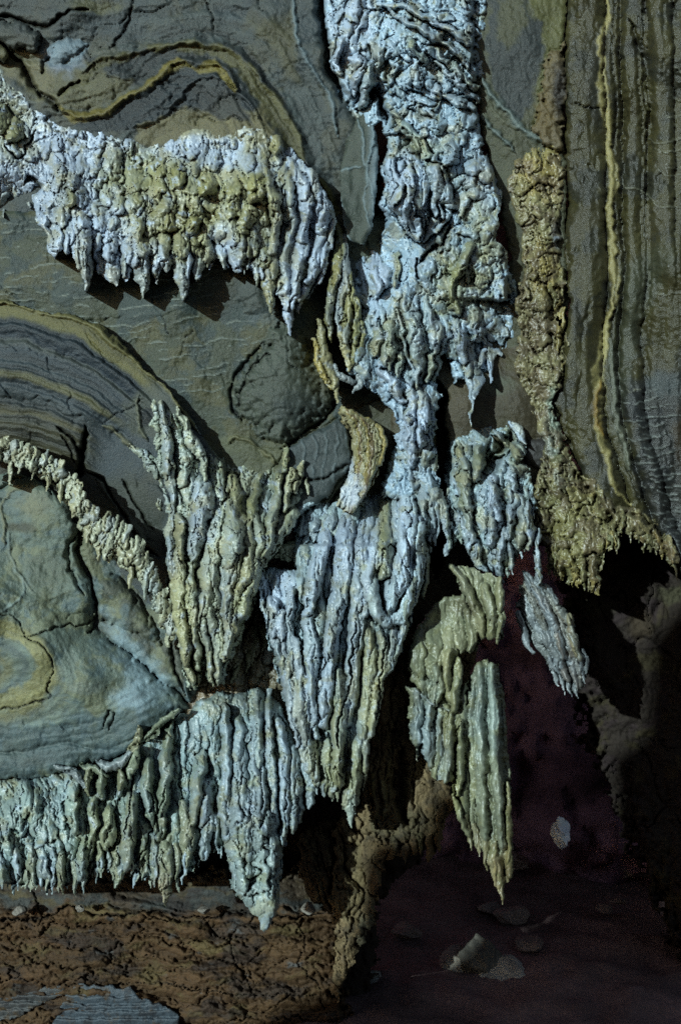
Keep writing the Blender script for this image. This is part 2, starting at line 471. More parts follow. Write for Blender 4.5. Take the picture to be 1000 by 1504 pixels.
        # back shell and rim
        qp = np.pad(q, 1)
        def edge(mask_nb, a, b):
            e = q & ~mask_nb
            return np.stack([a[e], b[e]], 1)
        up = edge(qp[:-2, 1:-1], quads[..., 3], quads[..., 0]); dn = edge(qp[2:, 1:-1], quads[..., 1], quads[..., 2])
        lf = edge(qp[1:-1, :-2], quads[..., 0], quads[..., 1]); rt = edge(qp[1:-1, 2:], quads[..., 2], quads[..., 3])
        E = np.concatenate([up, dn, lf, rt]); 
        Yb = (s.Yd - s.B * S + back * S)
        ids = np.unique(own[q])
        cnt = np.bincount(own[q].ravel(), minlength=len(s.names))
        own = own.copy()
        for oid in ids:
            if not oid: continue
            m_ = q & (own == oid); ii, jj = np.nonzero(m_)
            i0, i1, j0, j1 = ii.min(), ii.max() + 1, jj.min(), jj.max() + 1
            sub = m_[i0:i1, j0:j1]; lb = np.where(sub, np.arange(1, sub.size + 1).reshape(sub.shape), 0)
            for _ in range(600):       # keep one connected piece per part; scraps go back to the body
                p_ = np.pad(lb, 1); nl = np.where(sub, np.maximum.reduce([lb, p_[:-2, 1:-1], p_[2:, 1:-1], p_[1:-1, :-2], p_[1:-1, 2:]]), 0)
                if (nl == lb).all(): break
                lb = nl
            v_, c_ = np.unique(lb[sub], return_counts=True); best = v_[c_.argmax()]
            drop = sub & (lb != best)
            if c_.max() < 20: drop = sub
            own[i0:i1, j0:j1][drop] = 0
        body_id = 0
        obs = []
        for oid in np.unique(own[q]):
            f = quads[q & (own == oid)]
            if oid == body_id:
                bmask = True
            used, inv = np.unique(f, return_inverse=True)
            Fv = inv.reshape(f.shape)
            Vv = V[used]; Cv = CC[used]
            if oid == 0 and len(E):
                ue, ie = np.unique(E, return_inverse=True); ie = ie.reshape(E.shape)
                n0 = len(Vv)
                Vf = V[ue]; yb = np.maximum(Yb.ravel()[ue], Vf[:, 1] + 0.02)
                tb = (D0 + yb) / D0
                Vb = np.stack([(s.X.ravel()[ue] - 500) * S * tb, yb, CAMZ + (752 - s.Y.ravel()[ue]) * S * tb], 1)
                Vv = np.concatenate([Vv, Vf, Vb]); Cv = np.concatenate([Cv, CC[ue], CC[ue]])
                F2 = np.stack([n0 + ie[:, 1], n0 + ie[:, 0], n0 + len(ue) + ie[:, 0], n0 + len(ue) + ie[:, 1]], 1)
                Fv = np.concatenate([Fv, F2])
                if cap:
                    allf = quads[q]; uc, ic = np.unique(allf, return_inverse=True); ic = ic.reshape(allf.shape)
                    yb = np.maximum(Yb.ravel()[uc], V[uc][:, 1] + 0.02); tb = (D0 + yb) / D0
                    Vc = np.stack([(s.X.ravel()[uc] - 500) * S * tb, yb, CAMZ + (752 - s.Y.ravel()[uc]) * S * tb], 1)
                    Fv = np.concatenate([Fv, ic[:, ::-1] + len(Vv)]); Vv = np.concatenate([Vv, Vc]); Cv = np.concatenate([Cv, CC[uc]])
            nm = s.names[oid]
            if oid == 0 and prefix: nm = prefix
            o = add_mesh(nm, Vv, Fv, mat, parent, Cv)
            if kind and parent is None: o['kind'] = kind
            obs.append(o)
        return obs
# ================================================================== the big rock faces
def table(s_, ks, cs):
    ks = np.array(ks, float); cs = np.array(cs, float)
    return np.stack([np.interp(s_, ks, cs[:, i]) for i in range(3)], -1)

# ---- upper left banded wall
L = Layer(-44, -44, 600, 420, 0.55, 2.0, 11, (5, 60, 2, 14), col=(0.125, 0.15, 0.145))
L.base([(0, 0, 30), (100, 20, 40), (120, 70, 15), (250, 30, 25), (260, 130, 0), (400, 40, 20), (400, 140, 5), (470, 200, -8), (480, 300, -20), (560, 300, -40), (440, 20, 10), (0, 200, 0)])
L.area([(-44, -44), (470, -44), (478, 30), (490, 100), (520, 160), (560, 260), (590, 420), (-44, 420)], edge=14)
fo1 = smooth([(-60, 215), (40, 195), (110, 178), (160, 165), (205, 134), (250, 100), (285, 92), (320, 98), (350, 134), (395, 195), (440, 270)], 5)
fo2 = smooth([(-60, 120), (60, 100), (112, 105), (150, 82), (200, 75), (250, 66), (320, 64), (360, 92), (395, 130), (430, 180), (455, 240), (500, 320), (540, 420)], 5)
d1, _, g1 = line_dist(fo1, L.WX, L.WY); d2, _, g2 = line_dist(fo2, L.WX, L.WY)
L.H += 8 * sstep(-14, -4, d1 * g1) * sstep(40, -30, -d1 * g1) + 7 * sstep(-12, 0, d2 * g2) + 10 * np.exp(-((d2 * g2 - 50) / 30) ** 2)
L.H += 2.5 * fbm(L.X, L.Y, 70, 4, 3) + 0.8 * fbm(L.X, L.Y, 9, 3, 9)
L.patches((0.17, 0.165, 0.11), 0.1, 60, 0.5, 1); L.patches((0.08, 0.11, 0.13), 0.15, 80, 0.5, 2)
L.paint([(-44, -44), (140, -44), (120, 30), (60, 45), (-44, 30)], (0.10, 0.115, 0.11), 0.5)
# strata: slate bands and ochre beds
L.paint([(120, 80), (170, 80), (230, 68), (330, 62), (380, 90), (420, 150), (455, 240), (500, 300), (500, 330), (440, 250), (400, 190), (360, 140), (320, 120), (260, 112), (200, 125), (150, 140), (125, 110)], (0.055, 0.068, 0.07), 0.9, 4, 4)
L.paint([(108, 180), (150, 168), (200, 138), (250, 108), (290, 98), (330, 112), (360, 140), (400, 190), (370, 200), (200, 195), (120, 190)], (0.045, 0.06, 0.068), 0.95, 3, 3)
L.paint([(60, 95), (120, 82), (135, 105), (190, 118), (180, 150), (110, 165), (70, 150)], (0.24, 0.23, 0.13), 0.8, 6, 6)
L.paint([(80, 152), (112, 165), (150, 160), (200, 132), (232, 104), (262, 86), (292, 98), (318, 84), (332, 108), (350, 130), (346, 138), (318, 112), (280, 100), (250, 106), (205, 138), (160, 168), (110, 182)], (0.34, 0.29, 0.10), 0.95, 2, 2)
L.paint([(112, 110), (150, 82), (200, 76), (240, 64), (290, 58), (330, 68), (360, 92), (390, 120), (425, 168), (450, 220), (448, 245), (420, 215), (385, 160), (350, 105), (310, 76), (250, 72), (195, 86), (150, 98), (125, 122)], (0.20, 0.19, 0.085), 0.85, 4, 5)
L.paint([(200, 190), (240, 170), (270, 155), (300, 160), (330, 140), (370, 170), (385, 150), (400, 200), (380, 215), (200, 215)], (0.33, 0.30, 0.17), 0.85, 4, 4)
L.paint([(275, 120), (320, 118), (350, 150), (370, 180), (330, 175), (290, 155)], (0.06, 0.07, 0.07), 0.9, 3, 3)
L.paint([(370, 30), (430, 20), (440, 120), (420, 110)], (0.17, 0.16, 0.08), 0.7, 10, 8)
L.paint([(440, 250), (480, 270), (510, 330), (520, 380), (490, 350)], (0.30, 0.29, 0.10), 0.9, 3, 3)
L.spots([(90, 90, 30, 18, WHITE), (60, 120, 22, 30, TAN), (30, 90, 30, 30, TAN), (12, 60, 16, 20, OLIVE), (140, 8, 40, 10, OLIVE)])
L.paint([(72, 70), (95, 58), (132, 62), (120, 80), (110, 95), (78, 98)], (0.40, 0.52, 0.60), 0.9, 3, 3)
# proud beds and stepped ledges
for pts, wd, am in [([(112, 110), (150, 85), (200, 78), (250, 66), (320, 64), (360, 92), (395, 130), (430, 180), (452, 240), (500, 310)], 5, 5),
                    ([(84, 158), (120, 170), (160, 160), (205, 134), (250, 100), (285, 92), (330, 100), (350, 134)], 6, 9),
                    ([(180, 190), (235, 172), (280, 120), (320, 118), (365, 150), (385, 190)], 4, 6),
                    ([(130, 80), (200, 66), (300, 52), (360, 62)], 2, 3)]:
    L.ridge(pts, wd, am)
L.ridge([(474, -30), (476, 30), (486, 90), (504, 150)], 9, -40, None, 0, 3)
L.ridge([(430, -20), (436, 40), (446, 75), (468, 115), (488, 160), (497, 200)], 4, 5, (0.36, 0.46, 0.50), 0.9)
L.ridge([(195, -10), (190, 25), (176, 55), (164, 74)], 1.6, -6, (0.03, 0.03, 0.03))
L.ridge([(-10, 24), (20, 30), (40, 36), (75, 34), (100, 18), (130, 14)], 3, -14, (0.05, 0.045, 0.03))
L.ridge([(-10, 60), (15, 75), (35, 105), (55, 135), (80, 150), (90, 165)], 5, -18, (0.05, 0.05, 0.035))
L.ridge([(302, -5), (309, 30), (310, 50)], 1.2, -4, (0.05, 0.05, 0.04))
L.ridge([(380, -5), (384, 20)], 1.0, -3)
L.ridge([(60, 110), (70, 95), (80, 85)], 3, -10); L.ridge([(84, 140), (100, 130), (118, 118)], 2.5, -12)
L.area([(62, 112), (74, 96), (92, 100), (112, 108), (116, 118), (96, 134), (78, 140), (62, 132)], edge=16, h=8, rag=4, col=(0.30, 0.30, 0.19))
L.area([(76, 96), (80, 66), (98, 57), (134, 60), (122, 72), (104, 84), (96, 100)], edge=12, h=8, rag=4, col=(0.42, 0.53, 0.60))
L.area([(-20, 38), (30, 36), (60, 50), (56, 80), (20, 70), (-20, 58)], edge=18, h=22, rag=4, col=(0.11, 0.125, 0.12))
L.area([(-20, 60), (8, 66), (16, 80), (4, 90), (-20, 80)], edge=10, h=20, rag=3, col=(0.26, 0.25, 0.14))
for (x, y, q) in [(262, 90, 9), (304, 84, 12), (318, 92, 9), (100, 158, 7), (155, 138, 6), (190, 120, 5), (215, 112, 5), (345, 130, 7)]:
    L.area([(x - q * 1.6, y + q * .5), (x, y - q), (x + q * 1.3, y + q * .1), (x + q, y + q * .7), (x - q, y + q * .9)], edge=3, h=3, col=(0.34, 0.29, 0.11), rag=0)
fold = [(60, 190), (110, 178), (160, 165), (205, 134), (250, 100), (285, 92), (320, 98), (350, 134), (385, 185), (420, 240)]
L.lam(fold, 8, 1.0, 0.22, 75)
L.lam([(-40, 60), (120, 60), (230, 48), (330, 40), (380, 60), (420, 120), (460, 200), (500, 290)], 11, 0.8, 0.14, 60, 2)
L.H += 9 * fbm(L.WX / 1.6, L.WY, 55, 2, 18)
L.fract(80, 4, 3, 2.2, -10); L.fract(34, 2, 1.2, 2.5, -14, -0.1, 4)
L.crumple(1.2, 10, 10, 3, 0.4, 8, 0.3, 4, 0.8)
L.creases(0.8)
t = L.build(None, M_ROCK, back=120, prefix='banded_rock_wall', kind='structure')

# ---- striated grey wall behind the hanging stalactites
L = Layer(-44, 310, 640, 800, 0.50, 1.8, 12, (6, 70, 2.5, 18), col=(0.13, 0.15, 0.10))
L.base([(0, 380, 25), (100, 420, 25), (250, 450, 22), (330, 480, 10), (350, 600, 0), (480, 600, -20), (560, 620, -30), (400, 700, 0), (120, 465, 15), (250, 560, 12), (560, 400, -30)])
L.area([(-44, 310), (640, 310), (640, 800), (300, 800), (-44, 600)], edge=14)
X, Y = L.WX, L.WY
L.H += 12 * fbm(X, Y, 110, 3, 5) + 0.9 * fbm(L.X, L.Y, 7, 3, 6)
L.patches((0.085, 0.125, 0.125), 0.0, 70, 0.8, 1); L.patches((0.19, 0.185, 0.095), 0.1, 60, 0.8, 2)
sfld = (Y + 0.16 * X + 7 * fbm(X, Y, 55, 3, 8)) / 11.5
fr = np.abs(sfld - np.round(sfld)) * 11.5
msk = sstep(-0.02, 0.12, fbm(L.X / 5, L.Y, 11, 2, 77)) * sstep(480, 340, L.X + 0 * Y)
msk = msk * sstep(660, 560, L.Y)
ln_ = np.exp(-(fr / 0.9) ** 2) * msk
L.H += 1.6 * ln_; L.mix((slice(None), slice(None)), ln_ * 0.9, (0.50, 0.56, 0.50))
# smooth brown-olive hollow right of it
L.paint([(500, 540), (560, 560), (600, 640), (570, 800), (470, 800), (520, 700)], (0.13, 0.125, 0.07), 0.95, 6, 4)
# rounded boss
L.area([(343, 590), (346, 560), (362, 530), (385, 505), (392, 480), (420, 470), (445, 478), (462, 500), (470, 530), (488, 565), (490, 590), (470, 615), (450, 640), (415, 655), (385, 645), (360, 622)], edge=66, k=0.72, h=36, rag=8, col=(0.15, 0.175, 0.14), cw=1)
L.area([(385, 500), (392, 478), (418, 470), (445, 480), (458, 505), (450, 530), (420, 540), (395, 525)], edge=40, k=0.5, h=12, rag=6, col=(0.10, 0.105, 0.075), cw=1)
L.area([(345, 440), (350, 400), (372, 395), (392, 405), (405, 440), (402, 468), (380, 470), (360, 462)], edge=34, k=0.7, h=14, rag=3, col=(0.13, 0.155, 0.14), cw=1)
L.ridge([(385, 505), (362, 525), (345, 555), (342, 590), (360, 622)], 2.4, -9, (0.035, 0.035, 0.03))
L.ridge([(400, 520), (372, 535), (356, 562), (356, 600)], 1.6, -6, (0.04, 0.04, 0.03))
L.ridge([(462, 500), (480, 545), (492, 580), (470, 618), (440, 640), (410, 660)], 3, -14, (0.05, 0.05, 0.03))
L.ridge([(430, 480), (420, 500), (425, 530), (445, 545)], 1.5, -4)
# folded grey slab lower right, with pale veins
L.area([(400, 690), (420, 660), (455, 640), (490, 612), (512, 620), (520, 650), (510, 690), (480, 730), (440, 760), (400, 740)], edge=14, k=0.8, h=30, rag=3, col=(0.12, 0.15, 0.15), cw=1)
for k in range(5):
    x = 440 + k * 17
    L.ridge([(x, 640 - k * 4), (x + 6, 665 - k * 3), (x - 2, 690), (x + 4, 710)], 1.6, 1.8, (0.34, 0.42, 0.44), 0.6)
L.ridge([(480, 745), (500, 720), (530, 690)], 3, -12, (0.04, 0.04, 0.03))
L.ridge([(430, 700), (460, 705), (500, 690), (530, 660)], 2, -8, (0.05, 0.05, 0.03))
# cream-green film beds where the drapery starts
L.paint([(300, 650), (340, 640), (400, 650), (420, 680), (400, 700), (300, 690)], (0.24, 0.25, 0.15), 0.8, 5, 6)
L.ridge([(330, 650), (350, 640), (375, 652), (395, 672), (402, 684)], 3, 6, (0.34, 0.33, 0.19), 0.8)
L.spots([(330, 430, 25, 30, (0.08, 0.09, 0.085)), (395, 465, 25, 14, (0.2, 0.25, 0.26)), (475, 520, 22, 60, (0.15, 0.14, 0.07)), (440, 600, 40, 25, (0.12, 0.15, 0.15))], 0.6)
L.ridge([(222, 430), (228, 450), (240, 470), (250, 490)], 0.9, -2.5, (0.05, 0.05, 0.04)); L.ridge([(262, 520), (268, 500), (285, 488)], 0.9, -2.5, (0.05, 0.05, 0.04))
L.crumple(0.8, 16, 8, 4, 0.3, 9, 0.25, 4, 0.4)
L.creases(0.9)
L.fract(120, 4, 3, 1.8, -8); L.fract(40, 1.6, 1.0, 2.2, -12, -0.2, 4)
L.build(None, M_ROCK, back=120, prefix='striated_rock_wall', kind='structure')

# ---- banded slate boulder, left
L = Layer(-44, 430, 330, 960, 0.40, 1.6, 13, (4, 60, 1.5, 14), col=(0.10, 0.13, 0.145))
L.base([(0, 470, 14), (100, 490, 20), (200, 560, 14), (0, 560, 32), (100, 620, 34), (150, 700, 10), (220, 700, 16), (240, 800, 0), (150, 780, -10), (0, 640, 20), (60, 660, 0)])
L.area([(-44, 440), (20, 446), (60, 455), (110, 462), (155, 476), (182, 502), (212, 540), (240, 566), (275, 606), (330, 680), (330, 960), (-44, 960)], edge=14, rag=2)
X, Y = L.WX, L.WY
sf = Y - (0.0019 * np.clip(X, 0, 400) ** 2 + 0.08 * X) + 5 * fbm(X, Y, 80, 3, 4)
cs = {445: (0.22, 0.21, 0.10), 456: (0.30, 0.28, 0.12), 462: (0.28, 0.27, 0.12), 468: (0.05, 0.07, 0.08), 492: (0.06, 0.085, 0.11), 498: (0.16, 0.18, 0.16), 506: (0.10, 0.13, 0.15), 520: (0.07, 0.09, 0.10),
      528: (0.12, 0.15, 0.16), 540: (0.055, 0.075, 0.085), 548: (0.24, 0.235, 0.13), 553: (0.22, 0.215, 0.12), 558: (0.08, 0.105, 0.12), 575: (0.12, 0.15, 0.16), 590: (0.07, 0.085, 0.085), 602: (0.17, 0.16, 0.085),
      606: (0.08, 0.09, 0.08), 618: (0.14, 0.14, 0.09), 630: (0.075, 0.08, 0.065), 645: (0.16, 0.15, 0.09), 660: (0.1, 0.1, 0.07), 900: (0.1, 0.1, 0.07)}
wl = sstep(160, 115, X) + sstep(640, 600, Y) * sstep(250, 200, X)
wl = np.clip(wl, 0, 1)
ctab = table(sf, list(cs.keys()), list(cs.values()))
L.C = L.C * (1 - wl[..., None]) + ctab * wl[..., None]
lam = np.zeros(X.shape)
for k, (a, b) in enumerate([(474, 8), (498, 6), (512, 3), (528, 5), (541, 5), (549, 4), (566, 5), (590, 5), (603, 4), (612, 5), (622, 4), (634, 5)]):
    lam += b * sstep(a - 3, a + 3, sf) - b * sstep(a + 4, a + 22, sf)
L.H += lam * wl + 0.7 * fbm(X / 4, sf, 5, 3, 31) * wl + 0.9 * ridged(X / 8, sf, 6, 2, 33) * wl
L.paint([(180, 600), (215, 560), (240, 570), (275, 610), (290, 680), (250, 660), (190, 640)], (0.18, 0.20, 0.16), 0.7, 6, 6)
L.paint([(200, 605), (222, 600), (236, 610), (228, 626), (212, 628)], (0.055, 0.065, 0.07), 0.9, 2, 2)
L.paint([(130, 700), (230, 690), (250, 800), (255, 900), (130, 800)], (0.13, 0.13, 0.08), 0.6, 20, 10)
L.ridge([(-44, 450), (20, 449), (55, 455), (80, 462), (112, 468), (140, 478), (165, 500), (190, 520), (214, 543), (240, 566), (275, 612), (300, 640)], 5, 8, (0.34, 0.32, 0.15), 0.95, 3)
L.ridge([(150, 625), (170, 634), (185, 650), (205, 668), (225, 690)], 3, 4, (0.30, 0.29, 0.17), 0.8)
L.ridge([(127, 626), (124, 650), (121, 680), (118, 700)], 4.5, -26, (0.03, 0.03, 0.03), 0.9)
L.ridge([(80, 626), (100, 640), (115, 660), (120, 690)], 2.4, -12, (0.04, 0.04, 0.03), 0.8)
L.ridge([(90, 640), (104, 662), (112, 682)], 1.5, -6, (0.04, 0.04, 0.03), 0.8)
L.ridge([(150, 625), (190, 600), (215, 585)], 1.2, -3, (0.05, 0.06, 0.06), 0.8)
L.ridge([(126, 690), (150, 705), (165, 735), (190, 770), (215, 800), (235, 820)], 2.5, -14, (0.05, 0.045, 0.03), 0.8)
L.ridge([(140, 700), (160, 730), (190, 765), (222, 796)], 5, 6)
L.ridge([(180, 700), (200, 740), (228, 780)], 2.0, -7, (0.06, 0.06, 0.04), 0.7)
L.ridge([(206, 580), (202, 600), (206, 630), (216, 650)], 3.5, 5, (0.30, 0.31, 0.22), 0.8)
L.creases(0.8)
L.fract(70, 3, 2.5, 2.6, 25); L.fract(26, 1.6, 1.0, 3, 25, -0.2, 4)
L.build(None, M_ROCK, back=120, prefix='banded_slate_boulder', kind='structure')

# ---- smooth lower left boulder
L = Layer(-44, 680, 330, 1180, 0.25, 1.6, 14, (6, 80, 2, 16), col=(0.27, 0.33, 0.28))
L.base([(0, 700, -20), (60, 720, 0), (100, 760, 4), (120, 880, 8), (-20, 900, 50), (60, 960, 56), (120, 1000, 50), (200, 1030, 30), (260, 1020, -6), (150, 1100, 10), (0, 1120, 16), (170, 830, -40), (230, 870, -34), (150, 900, -30), (270, 960, -20), (220, 930, -10)])
L.area([(-44, 690), (30, 694), (60, 706), (100, 735), (112, 770), (128, 830), (140, 880), (140, 916), (180, 950), (230, 990), (268, 1022), (280, 1036), (240, 1064), (210, 1092), (170, 1112), (110, 1130), (50, 1140), (-44, 1150)], edge=26, k=0.9, rag=3)
L.area([(110, 770), (150, 800), (200, 838), (245, 880), (262, 930), (285, 1000), (285, 1030), (240, 1000), (150, 930), (125, 900)], edge=18, k=0.9, h=-6, rag=4, col=(0.15, 0.16, 0.13), cw=0.9)
L.area([(100, 760), (160, 800), (260, 880), (300, 1010), (280, 1045), (200, 1040), (120, 930)], edge=10, h=-24, col=(0.10, 0.10, 0.08), cw=1)
L.area([(136, 852), (150, 838), (175, 840), (200, 860), (222, 900), (238, 950), (200, 930), (160, 915), (136, 910)], edge=22, k=1.0, h=10, rag=4, col=(0.14, 0.15, 0.115), cw=0.9)
X, Y = L.WX, L.WY
L.H += 13 * fbm(X, Y, 95, 4, 5) + 0.7 * fbm(L.X, L.Y, 8, 3, 6)
L.patches((0.34, 0.36, 0.23), 0.05, 55, 0.7, 1); L.patches((0.18, 0.26, 0.29), 0.12, 45, 0.6, 2)
L.paint([(-44, 1040), (60, 1060), (150, 1050), (240, 1030), (270, 1040), (180, 1120), (-44, 1160)], (0.15, 0.21, 0.23), 0.75, 14, 14)
L.paint([(150, 900), (200, 940), (250, 1000), (250, 1030), (200, 1050), (160, 1040), (190, 1000), (170, 950)], (0.44, 0.58, 0.64), 0.85, 12, 10)
# concentric stain rings at the edge
rr = np.hypot((X + 10) / 90, (Y - 985) / 70) + 0.1 * fbm(X, Y, 30, 3, 9)
for r0, wd, c in [(0.95, 0.10, (0.33, 0.31, 0.15)), (0.75, 0.07, (0.18, 0.2, 0.15)), (0.5, 0.08, (0.14, 0.18, 0.18)), (0.25, 0.08, (0.28, 0.27, 0.14))]:
    L.mix((slice(None), slice(None)), 0.7 * np.exp(-((rr - r0) / wd) ** 2), c)
L.paint([(-20, 905), (20, 910), (50, 935), (75, 960), (78, 1000), (60, 1030), (20, 1042), (-20, 1050), (-20, 1030), (40, 1010), (55, 985), (40, 950), (-20, 925)], (0.48, 0.46, 0.24), 0.8, 4, 5)
L.ridge([(-30, 1050), (20, 1038), (56, 1030), (76, 1025), (68, 1010), (76, 985), (72, 960), (50, 942), (30, 935)], 1.3, -5, (0.04, 0.04, 0.03), 0.9)
L.ridge([(-30, 898), (10, 905), (32, 915), (34, 935)], 1.2, -4, (0.05, 0.05, 0.03), 0.8)
L.ridge([(30, 936), (60, 932), (95, 922), (125, 916), (140, 906)], 1.5, -6, (0.05, 0.05, 0.03), 0.8)
L.ridge([(-30, 740), (40, 700), (75, 725)], 2.5, -8)
L.ridge([(20, 830), (35, 850), (30, 880), (0, 900)], 2.5, 2, (0.40, 0.50, 0.48), 0.8)
L.ridge([(10, 780), (18, 820), (34, 845), (52, 870)], 2.2, 2, (0.36, 0.42, 0.38), 0.7)
L.ridge([(5, 800), (5, 740), (40, 708)], 3, 3, (0.36, 0.35, 0.22), 0.7)
L.spots([(30, 775, 22, 8, (0.09, 0.08, 0.04)), (50, 740, 20, 24, (0.32, 0.33, 0.24)), (-8, 990, 10, 14, (0.02, 0.02, 0.02)), (130, 1010, 30, 10, (0.33, 0.38, 0.33)), (70, 840, 40, 30, (0.25, 0.28, 0.2))], 0.7)
L.ridge([(110, 740), (118, 780), (112, 810), (130, 860), (142, 905), (132, 930)], 5, -16, (0.06, 0.06, 0.05), 0.6)
L.ridge([(150, 1070), (158, 1045), (166, 1050), (160, 1075)], 2, -6, (0.07, 0.07, 0.05), 0.7)
L.ridge([(-44, 1112), (40, 1104), (100, 1092), (150, 1100), (200, 1080)], 5, -5)
L.ridge([(120, 775), (100, 800), (102, 840), (118, 880)], 3, -9); L.ridge([(-44, 860), (60, 880), (120, 862)], 8, 3)
L.ridge([(240, 905), (250, 950), (262, 990), (276, 1020)], 3, -12, (0.05, 0.05, 0.04), 0.6)
L.crumple(1.0, 18, 30, 4, 0.3, 9, 0.3, 4, 0.5)
L.lam([(-40, 1100), (60, 1095), (150, 1080), (240, 1035)], 9, 0.7, 0.16, 60)
L.lam([(-20, 900), (40, 920), (80, 970), (80, 1020), (20, 1045), (-40, 1050)], 8, 0.35, 0.16, 50, 3)
L.H += 1.2 * fbm(L.WX, L.WY, 14, 3, 9)
L.creases(0.8)
L.fract(130, 3, 2, 1.6, 15, -0.1)
L.tone = 1.3
L.build(None, M_ROCK, back=120, prefix='smooth_boulder', kind='structure')

# ---- rock behind the middle: brown panels and the long dark cleft
L = Layer(570, 440, 900, 1050, 0.58, 2.0, 15, (5, 60, 2, 14), col=(0.14, 0.115, 0.07))
L.base([(600, 500, -10), (600, 600, 10), (680, 600, 22), (740, 500, -20), (760, 600, 26), (700, 530, 6), (820, 600, -10), (700, 700, 10), (620, 800, -30), (700, 900, -60), (790, 700, 0), (600, 1000, -80)])
L.area([(575, 440), (800, 440), (815, 560), (825, 640), (850, 700), (900, 760), (850, 840), (800, 800), (740, 800), (690, 860), (650, 900), (600, 1000), (570, 1050)], edge=14)
L.H += 5 * fbm(L.WX, L.WY, 60, 4, 3) + 1.0 * fbm(L.X, L.Y, 10, 3, 5)
L.patches((0.17, 0.16, 0.09), 0.05, 50, 0.6, 1); L.patches((0.08, 0.07, 0.05), 0.12, 60, 0.6, 2)
L.spots([(730, 568, 28, 13, (0.25, 0.28, 0.20)), (770, 600, 50, 40, (0.12, 0.10, 0.06)), (680, 590, 30, 50, (0.15, 0.12, 0.07))], 0.8)
L.area([(768, 668), (775, 645), (800, 640), (820, 660), (815, 680), (795, 690), (775, 685)], edge=16, k=1, h=14, rag=2, col=(0.085, 0.08, 0.075), cw=1)
L.ridge([(640, 560), (646, 620), (648, 700), (646, 780), (636, 850)], 13, -90, None, 0, 4)
L.ridge([(745, 640), (738, 660), (712, 680)], 12, -60)
L.crumple(1.0, 14, 60, 3, 0.5, 9, 0.3, 4, 0.7)
L.creases(0.8)
L.build(None, M_ROCK, back=160, prefix='inner_rock_wall', kind='structure')

# ---- rock panels right of the top mass, stained and veined
L = Layer(690, -44, 860, 620, 0.52, 1.8, 16, (4, 50, 2, 12), col=(0.15, 0.155, 0.095))
L.base([(700, 0, 10), (760, 50, 24), (820, 50, 14), (760, 200, 6), (720, 250, -10), (800, 300, 0), (780, 450, -20), (740, 500, -30), (820, 500, -20)])
L.area([(690, -44), (835, -44), (828, 60), (832, 120), (830, 300), (834, 480), (820, 620), (770, 610), (735, 560), (742, 480), (748, 380), (735, 300), (715, 220), (700, 160)], edge=8, rag=3)
L.H += 4 * fbm(L.WX, L.WY, 60, 4, 3) + 1.0 * fbm(L.X, L.Y, 10, 3, 5)
L.paint([(724, -44), (770, -44), (778, 20), (798, 32), (800, 80), (786, 150), (760, 180), (730, 140), (712, 90)], (0.075, 0.09, 0.095), 0.9, 4, 6)
L.paint([(728, 0), (770, -10), (775, 30), (760, 60), (748, 76), (735, 60)], (0.16, 0.16, 0.085), 0.8, 6, 7)
L.paint([(772, -44), (832, -44), (828, 80), (806, 110), (790, 200), (780, 180), (800, 80), (798, 34), (778, 20)], (0.23, 0.23, 0.10), 0.9, 3, 4)
L.ridge([(702, 112), (722, 140), (745, 160), (768, 190), (792, 206), (824, 214)], 6, 8, (0.36, 0.44, 0.42), 0.95)
L.ridge([(704, 168), (722, 184), (740, 206), (752, 224)], 5, 7, (0.30, 0.37, 0.36), 0.9)
L.ridge([(700, 125), (730, 165), (760, 190)], 4, 2, (0.2, 0.21, 0.14), 0.7)
L.area([(798, 92), (814, 70), (828, 60), (830, 160), (828, 222), (796, 216), (782, 196), (796, 140)], edge=12, h=14, rag=8, col=(0.30, 0.24, 0.14), cw=0.9)
L.spots([(820, 130, 10, 40, (0.05, 0.045, 0.04)), (800, 170, 14, 25, (0.24, 0.18, 0.08))], 0.9)
L.paint([(740, 330), (765, 300), (770, 400), (760, 480), (740, 470)], (0.12, 0.115, 0.06), 0.8, 6, 6)
L.H += 4 * ridged(L.WX, L.WY, 16, 3, 5) * sstep(785, 805, L.X) * sstep(80, 110, L.Y)
L.crumple(0.8, 12, 80, 3, 0.8, 8, 0.4, 4, 0.6)
L.creases(0.8)
L.build(None, M_ROCK, back=100, prefix='stained_rock_panel', kind='structure')

# ---- the wet wall on the right, base colour also darkened for light falling off
L = Layer(812, -44, 1100, 960, 0.55, 2.0, 17, (4, 90, 2.4, 14), col=(0.13, 0.12, 0.055), cg=1.9)
L.base([(825, 0, -14), (830, 300, -14), (855, 0, 20), (860, 300, 24), (888, 0, 14), (895, 300, 14), (915, 100, 22), (930, 200, 4), (925, 350, 8), (960, 20, 46), (1000, 60, 60), (1000, 200, 30), (1000, 400, 40), (960, 420, 18), (905, 500, -10), (950, 650, 10), (1000, 650, 20), (850, 550, 10), (880, 680, 0), (960, 760, -10), (1100, 400, 60), (1090, 700, 40)], 3)
L.area([(833, -44), (1100, -44), (1100, 960), (1004, 860), (985, 800), (940, 760), (890, 750), (850, 700), (826, 640), (814, 590), (824, 520), (833, 440), (826, 380), (832, 240), (824, 120)], edge=12, rag=2)
X, Y = L.WX, L.WY
L.H += 9 * fbm(X * 1.6, Y / 1.8, 90, 3, 5)
dr = np.interp(L.Y, [-44, 200, 400, 560, 650, 760, 960], [0, 4, 6, -2, 10, 46, 120])
hump = lambda c, w_, h: h * np.sqrt(np.clip(1 - ((X - dr - c) / w_) ** 2, 0, 1))
L.H += hump(855, 29, 24) + hump(897, 12, 8) + hump(926, 17, 17) + hump(962, 24, 20) * sstep(520, 300, Y) + hump(1010, 60, 34) * sstep(700, 380, Y) - 8 * np.exp(-((X - dr - 909) / 5) ** 2) + 0.8 * fbm(L.X, L.Y, 10, 3, 6)
